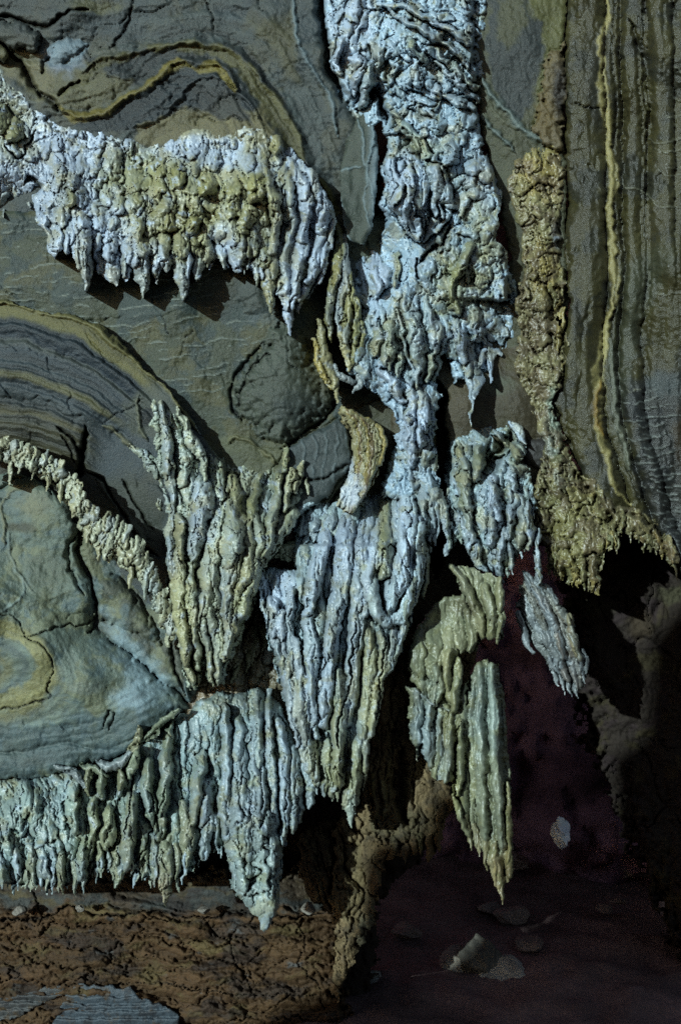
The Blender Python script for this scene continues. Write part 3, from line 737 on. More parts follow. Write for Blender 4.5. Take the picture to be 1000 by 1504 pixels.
L.patches((0.11, 0.10, 0.055), 0.02, 50, 0.6, 1); L.patches((0.05, 0.055, 0.045), 0.12, 60, 0.7, 2)
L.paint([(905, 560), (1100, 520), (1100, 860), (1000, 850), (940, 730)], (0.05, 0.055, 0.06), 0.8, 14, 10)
L.paint([(890, 560), (905, 400), (960, 360), (1000, 380), (960, 430), (930, 520), (915, 600)], (0.12, 0.13, 0.085), 0.7, 12, 10)
L.spots([(975, 565, 26, 18, (0.12, 0.15, 0.15)), (880, 120, 14, 80, (0.09, 0.09, 0.07)), (1000, 650, 14, 40, (0.12, 0.09, 0.05))], 0.7)
seam = [(886, -30), (887, 20), (880, 60), (884, 100), (890, 150), (893, 210), (897, 250), (901, 330), (899, 400), (896, 450), (888, 500), (880, 560), (878, 620), (885, 670), (905, 710), (930, 745)]
L.ridge([(x + 3.0 * math.sin(y / 31.0) + 2 * math.sin(y / 13.0), y) for x, y in smooth(seam, 4)], 8.5, 4, (0.42, 0.37, 0.18), 0.95, 5)
L.ridge([(905, -30), (898, 60), (902, 140), (903, 250), (905, 340), (902, 450), (896, 540), (905, 620), (920, 690), (940, 740)], 3, -5, (0.03, 0.03, 0.02), 0.5)
L.ridge([(880, 560), (876, 600), (886, 640)], 6, 6, (0.28, 0.18, 0.05), 0.9)
L.ridge([(898, 500), (900, 560), (905, 600), (912, 640), (922, 690)], 8, 6, (0.17, 0.18, 0.14), 0.8)
L.ridge([(925, 30), (935, 60), (950, 90), (955, 140), (948, 220), (950, 300)], 6, -10, None)
L.ridge([(915, 60), (922, 110), (925, 160), (918, 240)], 3, 4, None)
L.ridge([(842, 152), (860, 158), (884, 160)], 1.4, -6, (0.04, 0.04, 0.03), 0.8)
L.ridge([(904, 262), (922, 278), (950, 286), (965, 302), (1000, 306), (1090, 300)], 1.6, 3.5, (0.20, 0.20, 0.15), 0.8)
rs = np.random.RandomState(4)
for (x, y, w0) in [(948, 198, 60), (955, 212, 60), (975, 236, 40), (965, 248, 50), (985, 140, 40), (975, 165, 30), (990, 96, 40), (915, 570, 20), (958, 428, 60)]:
    L.ridge([(x, y), (x + w0 * .3, y + 6 + rs.rand() * 3), (x + w0 * .7, y + 5), (x + w0 * 1.4, y - 3)], 1.3, 3, (0.22, 0.22, 0.17), 0.7)
for k in range(26):
    y = 570 + k * 9.5 + rs.rand() * 6; x = 910 + max(0, (y - 640)) * 0.35 + rs.rand() * 30; w0 = 25 + rs.rand() * 50
    L.ridge([(x, y), (x + w0 * .3, y + 2.5), (x + w0 * .7, y - 1), (x + w0, y - 5)], 1.1, 2.8, (0.26, 0.28, 0.26), 0.75)
# dripping front edge of the pendant lump top right
L.area([(935, -44), (1100, -44), (1100, 110), (1000, 95), (975, 70), (950, 40)], edge=40, k=0.8, h=26, rag=4, col=(0.10, 0.115, 0.11), cw=0.9)
L.ridge([(950, -10), (946, 12), (950, 22)], 2, -8, (0.03, 0.03, 0.03), 0.8); L.ridge([(985, -10), (990, 12)], 1.6, -6)
L.H += 6 * fbm(L.X * 2.2, L.Y / 2.5, 60, 2, 91)
L.lam([(860, -60), (858, 300), (850, 560), (900, 760), (980, 900)], 22, 0.5, 0.16, 200)
L.H += 9 * np.sin((L.WX - 905) / 17.0) * sstep(905, 925, L.WX) * sstep(1100, 960, L.WX) * sstep(450, 150, L.WY)
L.crumple(0.8, 14, 92, 5, 0.3, 10, 0.25, 5, 0.7)
L.creases(0.8)
L.fract(60, 3.5, 2.5, 3.2, 88); L.fract(26, 1.6, 1.0, 2.5, 85, -0.2, 4)
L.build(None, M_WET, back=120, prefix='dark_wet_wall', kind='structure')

# ---- clay ledge bottom left: shelf and broken brown face
L = Layer(-44, 1270, 560, 1560, 0.62, 1.7, 18, (5, 50, 2.5, 12), col=(0.17, 0.10, 0.052))
L.base([(0, 1300, -30), (200, 1300, -34), (450, 1300, -40), (0, 1345, 8), (200, 1340, 8), (420, 1340, 6), (100, 1420, 16), (300, 1420, 12), (450, 1420, 0), (500, 1480, -20), (200, 1500, -6), (0, 1500, 0), (540, 1400, -40)], 2.6)
L.area([(-44, 1270), (470, 1270), (505, 1325), (520, 1380), (506, 1440), (520, 1490), (560, 1560), (-44, 1560)], edge=34, rag=16)
X, Y = L.WX, L.WY
L.H += 7 * fbm(X, Y * 1.4, 60, 4, 5)
st = sstep(1330, 1350, Y)
L.H += st * (13 * ridged(X / 4.0, Y, 36, 4, 6) + 1.4 * ridged(X / 2, Y * 1.3, 12, 3, 9))
f1, f2, ii = worley(X / 3.2 + 8 * fbm(X, Y, 20, 3, 3), Y + 8 * fbm(X, Y, 20, 3, 2), 30, 5)
L.H += st * (6 * (ii - .5) * sstep(0, .3, f2 - f1) - 5 * np.exp(-((f2 - f1) / .08) ** 2))
L.paint([(-44, 1270), (480, 1270), (490, 1335), (420, 1338), (300, 1336), (200, 1340), (100, 1330), (-44, 1338)], (0.12, 0.135, 0.13), 0.9, 6, 8)
L.patches((0.18, 0.11, 0.055), 0.05, 40, 0.6, 1, 0.35); L.patches((0.22, 0.17, 0.08), 0.2, 30, 0.7, 2, 0.35); L.patches((0.06, 0.045, 0.04), 0.12, 35, 0.7, 4, 0.35)
L.patches((0.26, 0.27, 0.27), 0.42, 16, 0.7, 3, 0.35)
L.ridge([(-44, 1345), (40, 1352), (100, 1335), (160, 1345), (220, 1338), (300, 1348), (360, 1338), (430, 1345), (500, 1340)], 2.5, -12, (0.04, 0.035, 0.03), 0.8)
for pts in [[(90, 1445), (150, 1447), (230, 1442), (300, 1455), (380, 1460), (470, 1462)], [(300, 1350), (330, 1380), (345, 1410), (360, 1440), (372, 1460)], [(440, 1345), (448, 1380), (440, 1420), (470, 1450), (480, 1490)]]:
    L.ridge(pts, 1.3, -6, (0.05, 0.04, 0.03), 0.6)
L.lam([(-60, 1420), (150, 1400), (300, 1425), (560, 1410)], 17, 5.0, 0.22, 130)
L.crumple(1.6, 16, 6, 5, 0.4, 9, 0.5, 4, 0.9)
L.creases(1.6)
L.fract(60, 7, 6, 2.6, 4, 0.3); L.tone = 0.66
led = L.build(None, M_CLAY, back=260, prefix='clay_ledge', kind='structure')

# grey bedded slabs at the foot of the ledge
L = Layer(-20, 1430, 300, 1560, 0.60, 1.6, 19, (3, 50, 1.5, 12), col=(0.16, 0.20, 0.235))
L.base([(60, 1450, 0), (180, 1460, 4), (260, 1490, 6), (180, 1500, 14), (0, 1480, 0)])
L.area([(98, 1446), (190, 1447), (205, 1462), (245, 1478), (262, 1495), (270, 1560), (60, 1560), (82, 1490), (96, 1468)], edge=5, rag=3)
L.area([(-20, 1470), (30, 1462), (70, 1450), (100, 1444), (92, 1462), (60, 1480), (20, 1500), (-20, 1500)], edge=5, h=4, rag=4, col=(0.17, 0.17, 0.16))
lam = 0
for a in (1462, 1474, 1484, 1496): lam = lam + 5 * sstep(a - 1.5, a + 1.5, L.WY) - 4 * sstep(a + 2, a + 11, L.WY)
L.H += lam
L.patches((0.05, 0.05, 0.055), 0.12, 20, 0.7, 1); L.patches((0.2, 0.12, 0.05), 0.2, 30, 0.6, 2)
L.crumple(0.8, 12, 0, 3, 0.6, 9, 0.5, 4, 0.6); L.creases(1.2)
r = thing('bedded_slab', 'grey bedded rock slab jutting from the foot of the brown clay ledge', 'rock slab', 150, 1500, 0.5)
L.build(r, M_ROCK, back=60, prefix='slab')

# ---- rock added behind the lower curtain to block light, dark tone standing for shade
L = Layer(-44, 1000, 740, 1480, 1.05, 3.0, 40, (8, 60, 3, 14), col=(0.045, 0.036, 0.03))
L.base([(0, 1200, 0), (300, 1250, 10), (480, 1250, -20), (600, 1100, -10)])
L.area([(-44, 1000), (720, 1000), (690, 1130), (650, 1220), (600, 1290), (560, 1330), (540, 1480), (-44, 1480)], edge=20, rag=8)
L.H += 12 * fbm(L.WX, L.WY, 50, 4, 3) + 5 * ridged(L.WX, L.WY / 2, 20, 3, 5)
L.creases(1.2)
L.build(None, M_DARK, back=120, prefix='recess_blocker', kind='structure')
# ================================================================== flowstone and dripstone
TW_ = [WHITE, WHITE, PALE, OLIVE, TAN]
TO_ = [OLIVE, OLIVE, OCHRE, TAN, GREEN]
TP_ = [WHITE, PALE, PALE, CREAM, TAN]

def tip(L, x, y, r, ln, dx=0, part='stalactite', k=1.1, lift=3, col=None, cw=0.6):
    """a stalactite hanging down to the tip (x, y)"""
    L.drip([(x - dx, y - ln, r * 0.75), (x - dx * 0.6, y - ln * 0.62, r), (x - dx * 0.3, y - ln * 0.3, r * 0.72), (x - dx * .06, y - ln * 0.08, r * 0.3), (x, y, max(1.1, r * 0.12))], k, lift, part, col, cw, -0.3, 0.2)

# ---- upper left flowstone curtain
L = Layer(-44, 60, 500, 500, 0.42, 1.35, 21, (4, 26, 1.1, 8), col=WHITE, scal=1.0)
L.base([(0, 100, -4), (60, 140, -14), (100, 186, -16), (180, 200, -16), (250, 205, -14), (330, 190, -14), (400, 210, -12), (0, 250, 30), (100, 290, 40), (250, 290, 46), (380, 290, 44), (460, 300, 26), (485, 340, 4), (0, 330, 30), (120, 380, 40), (260, 390, 44), (420, 430, 40), (470, 420, 6)]).swell(20, 75)
L.cling([[(-44,60),(-6,78),(20,105),(48,140),(70,160),(95,168),(130,180),(180,192),(215,203),(245,196),(270,178),(300,178),(330,186),(360,176),(385,176),(410,196)], [(-44,340),(0,310),(40,290)]])
main = [(-44, 60), (-6, 78), (20, 105), (48, 140), (70, 160), (95, 168), (130, 180), (180, 192), (215, 203), (245, 196), (270, 178), (300, 178), (330, 186), (360, 176), (385, 176), (410, 196), (436, 226), (462, 252), (482, 290), (489, 320), (486, 350), (478, 395), (462, 430), (440, 450), (425, 455), (412, 420), (398, 405), (380, 402), (350, 392), (322, 376), (306, 388), (270, 400), (235, 395), (205, 405), (170, 390), (140, 392), (115, 370), (96, 350), (80, 352), (66, 338), (60, 300), (40, 290), (0, 310), (-44, 340)]
L.area(main, edge=20, k=0.9, rag=4)
fa = lambda x, y: 92 + (x > 400) * (y - 250) * 0.08 - (x < 120) * 8
L.auto([(0, 180), (240, 210), (400, 200), (470, 270), (470, 400), (300, 370), (60, 330)], 300, fa, (14, 46), (3, 8), 'tear', 0.9, (-3, 5), TW_, 0.5)
L.auto([(150, 215), (330, 215), (400, 230), (400, 370), (250, 370), (120, 350)], 220, fa, (10, 34), (4, 9), 'lobe', 0.9, (0, 5), TO_, 0.35, seed=1)
L.auto([(0, 300), (120, 350), (300, 360), (420, 390), (420, 425), (300, 385), (100, 375), (0, 330)], 60, 90, (24, 60), (4, 8), 'tear', 1.1, (2, 7), TW_, 0.5, seed=2)
L.auto([(410, 230), (450, 240), (482, 300), (470, 400), (440, 440), (415, 420), (430, 330)], 70, lambda x, y: 96 + (y - 260) * 0.1, (30, 90), (3, 7), 'rope', 1.0, (0, 6), [WHITE, WHITE, PALE, TAN, OLIVE], 0.6, seed=3, spread=5)
# long folds at the right edge
for q, c in [([(122, 320, 12), (122, 370, 17), (128, 400, 11), (127, 426, 2)], TAN), ([(168, 330, 11), (160, 375, 16), (165, 405, 10), (171, 420, 2)], PALE), ([(205, 330, 12), (208, 380, 17), (212, 412, 11), (211, 434, 2)], OLIVE), ([(186, 360, 9), (184, 390, 11), (188, 412, 3)], WHITE),
             ([(266, 320, 14), (270, 370, 19), (268, 408, 12), (269, 440, 2)], OLIVE), ([(240, 340, 11), (243, 380, 12), (246, 402, 3)], TAN), ([(304, 330, 12), (300, 370, 14), (292, 408, 3)], OLIVE), ([(88, 310, 11), (82, 345, 13), (78, 380, 3)], WHITE), ([(100, 330, 9), (98, 356, 11), (96, 372, 3)], PALE),
             ([(400, 370, 10), (394, 400, 15), (398, 430, 10), (400, 460, 2)], OCHRE), ([(340, 330, 14), (350, 365, 15), (346, 396, 6)], WHITE), ([(60, 290, 12), (66, 320, 12), (68, 344, 4)], WHITE)]:
    L.drip(q, 1.0, 2, 'stalactite', c, 0.55)
for q, c in [([(425, 235, 5), (440, 262, 9), (450, 300, 9), (446, 350, 8), (436, 410, 7), (430, 450, 5)], WHITE), ([(448, 245, 5), (466, 275, 9), (474, 320, 9), (468, 360, 10), (455, 410, 9), (440, 440, 5)], WHITE),
             ([(462, 262, 4), (482, 300, 7), (485, 340, 7), (478, 380, 7), (468, 415, 4)], PALE), ([(405, 230, 5), (420, 260, 8), (430, 300, 8), (424, 350, 7), (418, 400, 7), (425, 450, 6)], OLIVE), ([(392, 250, 5), (402, 290, 8), (405, 330, 8), (400, 370, 6)], TAN)]:
    L.drip(q, 1.12, 9 + (q[0][0] * 7 % 9) - 3, 'flowstone_fold', c, 0.5)
for (x, y, r, ln, dx, c) in [(78, 384, 8, 60, 4, PALE), (96, 372, 7, 50, 2, TAN), (127, 428, 9, 66, -2, TAN), (146, 398, 7, 50, 0, WHITE), (170, 420, 9, 60, 2, WHITE), (188, 412, 7, 50, 0, PALE), (211, 436, 9, 66, 0, OLIVE), (232, 416, 8, 50, 3, TAN),
                             (245, 404, 7, 46, 0, OLIVE), (269, 444, 10, 74, -2, WHITE), (290, 412, 9, 60, 4, OLIVE), (306, 392, 7, 46, 2, TAN), (330, 400, 8, 40, 4, OLIVE), (425, 492, 11, 80, 2, WHITE), (400, 462, 8, 60, 6, OCHRE), (378, 420, 8, 48, 0, OLIVE),
                             (414, 446, 7, 50, 0, TAN), (440, 462, 8, 60, -4, TAN), (362, 398, 6, 34, 0, OLIVE), (345, 392, 6, 30, 0, TAN)]:
    tip(L, x, y, r, ln, dx, col=c)
for (x, y, r, c) in [(376, 278, 17, OLIVE), (303, 272, 15, OLIVE), (20, 190, 17, OLIVE), (2, 175, 18, GREEN), (120, 330, 8, WHITE), (104, 292, 9, OLIVE), (390, 380, 13, OLIVE), (262, 262, 11, OLIVE), (405, 215, 12, TAN), (280, 330, 12, OLIVE), (285, 362, 11, OLIVE), (250, 330, 10, OLIVE)]:
    L.drip([(x, y - r * .7, r * .8), (x + 1, y, r), (x, y + r * .5, r * .7)], 1.1, 6, 'knob', c, 0.85)
# olive crust and white splashes
L.spots([(200, 260, 60, 45, (0.27, 0.27, 0.12)), (290, 280, 80, 60, (0.27, 0.26, 0.12)), (370, 300, 50, 70, (0.28, 0.27, 0.13)), (260, 340, 90, 40, (0.28, 0.27, 0.14)), (20, 190, 30, 45, (0.27, 0.27, 0.15)), (290, 190, 90, 14, (0.30, 0.28, 0.15)), (390, 210, 25, 30, (0.30, 0.28, 0.15)), (0, 120, 40, 30, (0.25, 0.26, 0.18)), (90, 290, 18, 40, OLIVE), (395, 430, 20, 40, OLIVE)], 0.75, 0.6)
L.spots([(280, 215, 50, 14, WHITE), (330, 235, 30, 12, WHITE), (100, 215, 50, 30, WHITE), (60, 290, 30, 30, WHITE), (325, 355, 16, 24, WHITE), (150, 350, 30, 30, WHITE), (190, 370, 14, 30, WHITE), (460, 300, 22, 60, WHITE), (372, 246, 12, 8, WHITE), (420, 450, 12, 30, WHITE), (230, 380, 12, 20, WHITE)], 0.85, 0.6)
L.patches(WHITE, 0.28, 16, 0.8, 4); L.patches(OLIVE, 0.34, 14, 0.7, 5)
L.fringe([(0,312),(40,300),(66,345),(90,352),(115,372),(140,392),(170,392),(205,403),(235,397),(270,400),(306,390),(322,378),(350,392),(380,404),(400,410)],15,(10,26),(2.5,5),TW_)
L.patches((0.36, 0.34, 0.22), 0.16, 30, 0.55, 8); L.patches((0.13, 0.13, 0.09), 0.30, 12, 0.55, 9)
L.crumple(1.44, 10, 92, 2.5, 1.21, 8, 0.63, 3.4, 0.56)
L.ridge([(34, 270), (48, 262), (55, 275), (44, 285)], 5, -18, (0.08, 0.08, 0.09), 0.6); L.ridge([(8, 215), (28, 232), (42, 210), (55, 190)], 3, -12, (0.08, 0.08, 0.07), 0.5)
L.melt([(-44,60),(-6,78),(20,105),(48,140),(70,160),(95,168),(130,180),(180,192),(215,203),(245,196),(270,178),(300,178),(330,186),(360,176),(385,176),(410,196)], 13, 34)
L.melt([(-44,340),(0,310),(40,290)],10,20)
L.creases(1.6)
r = thing('flowstone_curtain', 'white and olive flowstone curtain fringed with short stalactites, upper left', 'flowstone', 240, 300, 0.42)
L.build(r, M_FLOW, back=40, prefix='curtain_body')

# ---- pale veined green panel leaning between the two upper masses
L = Layer(485, 150, 570, 380, 0.47, 1.4, 22, (2, 40, 1, 10), col=(0.125, 0.15, 0.12))
L.base([(500, 250, 0), (525, 180, 8), (545, 260, 14), (525, 350, 6)]).swell()
L.area([(498, 290), (500, 240), (508, 205), (524, 172), (540, 163), (552, 182), (556, 230), (552, 290), (548, 335), (532, 362), (512, 352), (502, 325)], edge=7, k=1.1, rag=1)
for pts in [[(524, 172), (534, 200), (532, 230), (538, 262), (536, 300), (546, 335)], [(545, 170), (551, 200), (540, 235), (538, 250), (548, 290), (550, 330)], [(552, 185), (546, 215), (538, 240)], [(499, 252), (515, 248), (530, 245)], [(500, 290), (504, 330), (520, 358), (540, 358)]]:
    L.ridge(pts, 2.4, 3, (0.42, 0.53, 0.56), 0.85)
L.mix((slice(None), slice(None)), sstep(536, 552, L.X) * 0.75, (0.40, 0.52, 0.60))
L.H += 1.5 * fbm(L.X, L.Y, 20, 3, 3); L.crumple(0.48, 10, 90, 3, 0.11, 8, 0.14, 4, 0.21)
r = thing('veined_rock_panel', 'smooth green rock panel outlined by pale veins between the two upper flowstone masses', 'rock panel', 525, 270, 0.52)
L.build(r, M_ROCK, back=50, prefix='panel')

# ---- central upper flowstone mass
L = Layer(425, -44, 790, 780, 0.44, 1.35, 23, (5, 26, 1.1, 8), col=(0.40, 0.52, 0.62), scal=1.0)
L.base([(466, 0, -12), (482, 100, -12), (505, 170, -10), (714, 20, -8), (704, 130, -10), (722, 220, -8), (762, 450, -14), (510, 400, -12), (520, 60, 30), (600, 60, 44), (680, 40, 40), (720, 100, 20), (620, 180, 40), (700, 250, 26), (600, 290, 56), (540, 300, 6), (650, 360, 20), (720, 380, 10), (560, 420, 40), (600, 480, 46), (540, 540, 34), (610, 600, 40), (680, 480, 24), (690, 600, 20), (650, 560, -14), (740, 450, 4)]).swell(20, 75)
L.cling([[(462,-44),(470,30),(476,80),(490,120),(500,160),(520,186)], [(722,-44),(722,40),(708,62),(716,110),(704,150),(706,200),(722,240)], [(745,450),(742,490),(720,520)], [(512,400),(520,370),(552,372)]])
L.area([(462, -44), (722, -44), (722, 40), (708, 62), (716, 110), (704, 150), (706, 200), (722, 240), (738, 280), (736, 320), (732, 350), (748, 380), (762, 430), (760, 490), (738, 524), (700, 560), (668, 560), (655, 520), (646, 540), (640, 640), (648, 720), (630, 745), (612, 728), (596, 756), (578, 730), (558, 742), (564, 690), (584, 650), (582, 612), (556, 582), (530, 560), (508, 545), (520, 520), (530, 480), (522, 440), (512, 400), (520, 370), (552, 372), (562, 345), (560, 300), (558, 250), (566, 200), (556, 178), (544, 190), (520, 186), (500, 160), (490, 120), (476, 80), (470, 30)], edge=16, k=1, rag=4)
# upper stippled part: knobs, ledges, leaning ropes
up = [(480, -40), (710, -40), (700, 200), (730, 330), (660, 360), (640, 260), (570, 180), (500, 130)]
L.auto([(560, 60), (710, 60), (700, 220), (730, 330), (700, 400), (650, 340), (640, 260), (570, 190)], 170, lambda x, y: 60, (10, 40), (3, 9), 'lobe', 1.0, (-3, 8), [WHITE, PALE, PALE, OLIVE], 0.4, spread=50)
L.auto([(480, -30), (570, -30), (570, 80), (540, 160), (500, 140)], 90, lambda x, y: 105, (20, 60), (3, 8), 'tear', 1.0, (0, 7), [WHITE, WHITE, PALE], 0.4, seed=1, spread=14)
L.auto([(560, -30), (720, -30), (700, 120), (600, 60)], 50, lambda x, y: 28, (30, 70), (3, 6), 'rope', 0.9, (0, 5), [PALE, WHITE, GREEN], 0.4, seed=2, spread=12)
for q, c in [([(560, 8, 3), (600, 14, 5), (650, 40, 5), (690, 62, 4)], PALE), ([(570, 14, 3), (610, 40, 5), (650, 60, 5), (690, 100, 4)], PALE), ([(640, 75, 4), (665, 100, 5), (700, 128, 5)], OLIVE), ([(640, 90, 3), (670, 118, 6), (700, 148, 5)], PALE), ([(600, 60, 3), (618, 80, 5), (626, 92, 4)], GREEN),
             ([(575, 165, 4), (595, 185, 6), (620, 210, 6), (630, 240, 8), (632, 250, 5)], GREEN), ([(585, 190, 3), (605, 200, 5), (622, 230, 6)], OLIVE), ([(640, 130, 4), (670, 148, 7), (695, 160, 6)], PALE),
             ([(520, 88, 8), (528, 100, 9), (520, 130, 4), (518, 140, 2)], WHITE), ([(540, 98, 6), (540, 120, 9), (532, 150, 7), (530, 160, 3)], GREEN), ([(500, 60, 6), (495, 90, 6), (498, 110, 5)], WHITE)]:
    L.drip(q, 1.5, 13, None, c, 0.6)
L.ridge([(562, 60), (556, 90), (562, 118), (575, 120), (582, 100), (572, 60)], 4, 5); L.ridge([(567, 70), (565, 100), (572, 112)], 3, -10, (0.12, 0.14, 0.13), 0.5)
# big ribbed bulge
for q, c in [([(575, 235, 8), (582, 270, 15), (592, 310, 15), (606, 340, 8), (612, 350, 3)], WHITE), ([(600, 225, 8), (612, 255, 17), (620, 300, 18), (618, 330, 10), (612, 350, 4)], WHITE), ([(622, 235, 8), (642, 262, 14), (645, 300, 14), (634, 335, 8), (620, 352, 3)], PALE), ([(634, 232, 6), (655, 270, 9), (654, 310, 8), (640, 340, 4)], PALE), ([(590, 240, 5), (600, 290, 8), (608, 340, 5)], WHITE)]:
    L.drip(q, 1.15, 14, 'flowstone_rib', c, 0.5)
L.auto([(575, 240), (655, 250), (655, 320), (615, 350), (585, 320)], 40, 85, (26, 70), (2, 5), 'tear', 1.0, (14, 22), [WHITE, WHITE, TAN], 0.4, seed=5, spread=12)
# knobs at the right edge and ochre flecks
L.auto([(690, 200), (735, 270), (735, 400), (700, 420), (680, 300)], 70, 90, (10, 30), (4, 9), 'lobe', 1.1, (0, 9), [WHITE, PALE, OLIVE], 0.6, seed=6, spread=40)
L.drip([(656, 215, 9), (662, 228, 12), (655, 240, 8)], 1.1, 8, 'knob', PALE, 0.4)
# middle, vertical lobes
L.auto([(515, 380), (640, 380), (640, 540), (600, 590), (530, 540)], 120, lambda x, y: 84, (22, 70), (3, 8), 'tear', 1.0, (-2, 7), [WHITE, WHITE, PALE, OLIVE], 0.5, seed=7)
L.auto([(640, 350), (735, 360), (740, 490), (690, 560), (650, 500)], 130, lambda x, y: 90 + (690 - x) * 0.35, (20, 60), (3, 8), 'tear', 1.0, (-2, 8), [OLIVE, OLIVE, PALE, WHITE], 0.8, seed=8)
L.auto([(520, 560), (600, 600), (640, 640), (640, 700), (598, 700), (590, 640)], 90, lambda x, y: 80, (20, 56), (3, 9), 'lobe', 1.2, (-2, 8), [WHITE, WHITE, PALE, OLIVE], 0.5, seed=9)
L.drip([(548, 372, 6), (556, 392, 15), (560, 410, 13), (556, 424, 4)], 1.2, 10, 'knob', WHITE, 0.9)
for q, c, nm in [([(582, 372, 4), (584, 400, 7), (578, 422, 3)], OLIVE, 'stalactite'), ([(552, 478, 5), (555, 500, 8), (550, 520, 3)], OLIVE, 'stalactite'), ([(570, 476, 7), (572, 500, 10), (570, 528, 8), (572, 542, 3)], OLIVE, 'stalactite'), ([(585, 520, 4), (587, 540, 7), (584, 552, 3)], OLIVE, 'stalactite'),
                 ([(590, 440, 5), (606, 470, 13), (614, 510, 13), (614, 545, 8), (612, 568, 2.5)], PALE, 'stalactite'), ([(582, 455, 2), (592, 500, 2.6), (604, 545, 2.6), (610, 562, 1.5)], WHITE, 'stalactite'), ([(634, 460, 6), (640, 490, 9), (638, 516, 4)], PALE, 'stalactite'), ([(632, 520, 4), (634, 545, 6), (630, 560, 2.5)], OLIVE, 'stalactite'),
                 ([(700, 470, 8), (706, 484, 11), (702, 498, 8)], PALE, 'knob'), ([(668, 475, 6), (678, 500, 15), (688, 530, 11), (690, 560, 8), (690, 590, 4), (692, 622, 1.8)], PALE, 'stalactite'), ([(690, 530, 5), (700, 560, 9), (694, 588, 4)], PALE, 'stalactite'),
                 ([(712, 500, 6), (722, 530, 7), (716, 560, 3)], WHITE, 'stalactite'), ([(735, 520, 4), (720, 515, 6), (705, 530, 6)], WHITE, 'knob'), ([(668, 400, 6), (662, 430, 6), (672, 460, 5)], OLIVE, 'flowstone_rib'), ([(690, 360, 6), (676, 395, 8), (668, 410, 4)], OLIVE, 'flowstone_rib'),
                 ([(600, 560, 5), (606, 590, 9), (600, 640, 9), (604, 680, 4)], WHITE, 'flowstone_rib'), ([(616, 570, 6), (622, 610, 9), (618, 650, 6)], WHITE, 'flowstone_rib'), ([(560, 545, 5), (576, 562, 8), (590, 590, 7)], WHITE, 'flowstone_rib')]:
    L.drip(q, 1.1, 8, nm, c, 0.75)
L.spots([(675, 420, 40, 45, (0.26, 0.26, 0.13)), (700, 300, 20, 50, (0.28, 0.28, 0.17)), (720, 360, 20, 40, (0.28, 0.27, 0.15)), (610, 215, 40, 16, (0.24, 0.25, 0.16)), (575, 500, 20, 30, OLIVE), (600, 500, 30, 50, (0.36, 0.42, 0.40)), (530, 20, 20, 30, WHITE)], 0.7, 0.6)
L.spots([(590, 270, 20, 40, WHITE), (540, 415, 24, 40, WHITE), (610, 625, 24, 30, WHITE), (510, 60, 30, 60, WHITE), (710, 260, 24, 40, WHITE)], 0.6, 0.6)
L.patches((0.25, 0.26, 0.16), 0.3, 18, 0.7, 4); L.patches(WHITE, 0.25, 26, 0.5, 5)
L.patches((0.36, 0.34, 0.22), 0.16, 30, 0.55, 8); L.patches((0.13, 0.13, 0.09), 0.30, 12, 0.55, 9)
L.crumple(1.76, 10, 85, 2, 1.32, 8, 0.7, 3.4, 0.63)
L.ridge([(545, 150), (552, 130), (560, 150), (566, 180)], 7, -34, (0.06, 0.06, 0.07), 0.7); L.ridge([(562, 190), (560, 240), (556, 290), (562, 340)], 5, -24, (0.10, 0.10, 0.09), 0.5)
L.ridge([(662, 330), (650, 355), (630, 372), (616, 385)], 5, -22, (0.09, 0.09, 0.08), 0.5); L.ridge([(612, 372), (612, 395), (614, 410)], 3, -16, (0.06, 0.06, 0.06), 0.6)
L.ridge([(596, 130), (640, 150), (600, 160), (640, 175)], 3, -9); L.ridge([(625, 235), (640, 240), (660, 250)], 3, -14)
L.melt([(462,-44),(470,30),(476,80),(490,120),(500,160),(520,186)],9,30)
L.melt([(722,-44),(722,40),(708,62),(716,110),(704,150),(706,200),(722,240)],9,30)
L.melt([(762,430),(760,490),(738,524)],12,30)
L.melt([(512,400),(520,370),(552,372)],10,30)
L.creases(1.7)
r = thing('flowstone_mass', 'tall blue-white knobbly flowstone mass running down the upper centre of the wall', 'flowstone', 610, 300, 0.44)
L.build(r, M_FLOW, back=90, prefix='mass_body')

# ---- folded brown ropes left of the centre mass
L = Layer(440, 300, 560, 640, 0.40, 1.35, 24, (3, 24, 1.1, 7), col=(0.27, 0.26, 0.15), scal=1.0)
L.base([(495, 330, 0), (490, 450, 20), (530, 500, 16), (520, 560, 0)]).swell(20, 75)
L.cling([[(497,325),(505,340)]])
for (q, c) in [([(497, 330, 4), (500, 360, 8), (492, 410, 9), (484, 460, 8), (486, 490, 5), (487, 502, 2)], OLIVE), ([(505, 345, 4), (508, 390, 8), (503, 430, 8), (498, 470, 5), (502, 486, 2)], PALE), ([(510, 390, 4), (514, 430, 8), (508, 480, 8), (512, 500, 3)], OLIVE),
               ([(516, 420, 4), (522, 460, 8), (520, 500, 8), (516, 535, 3)], OLIVE), ([(506, 400, 4), (500, 450, 6), (506, 510, 6), (514, 545, 2.5)], TAN), ([(524, 440, 4), (530, 480, 6), (528, 520, 6), (532, 545, 3)], OLIVE), ([(470, 470, 5), (476, 520, 8), (492, 560, 7), (496, 590, 3)], TAN), ([(462, 500, 5), (470, 540, 7), (488, 570, 5)], OCHRE),
               ([(525, 540, 4), (530, 560, 6), (520, 575, 3)], PALE), ([(492, 540, 5), (505, 556, 7), (520, 560, 5)], PALE)]:
    L.drip(q, 1.24, 8 + (q[0][0] * 7 % 9) - 3, 'flowstone_rope', c, 0.8)
L.auto([(490, 340), (505, 350), (530, 500), (500, 540), (480, 460)], 60, 94, (20, 60), (2, 5), 'rope', 1, (-2, 6), TO_ + [PALE], 0.7, spread=6)
L.patches(PALE, 0.25, 14, 0.6, 1)
L.crumple(1.12, 8, 95, 3, 0.44, 7, 0.56, 3.2, 0.42); L.melt([(497,325),(505,340)],12,26)
L.creases(1.7)
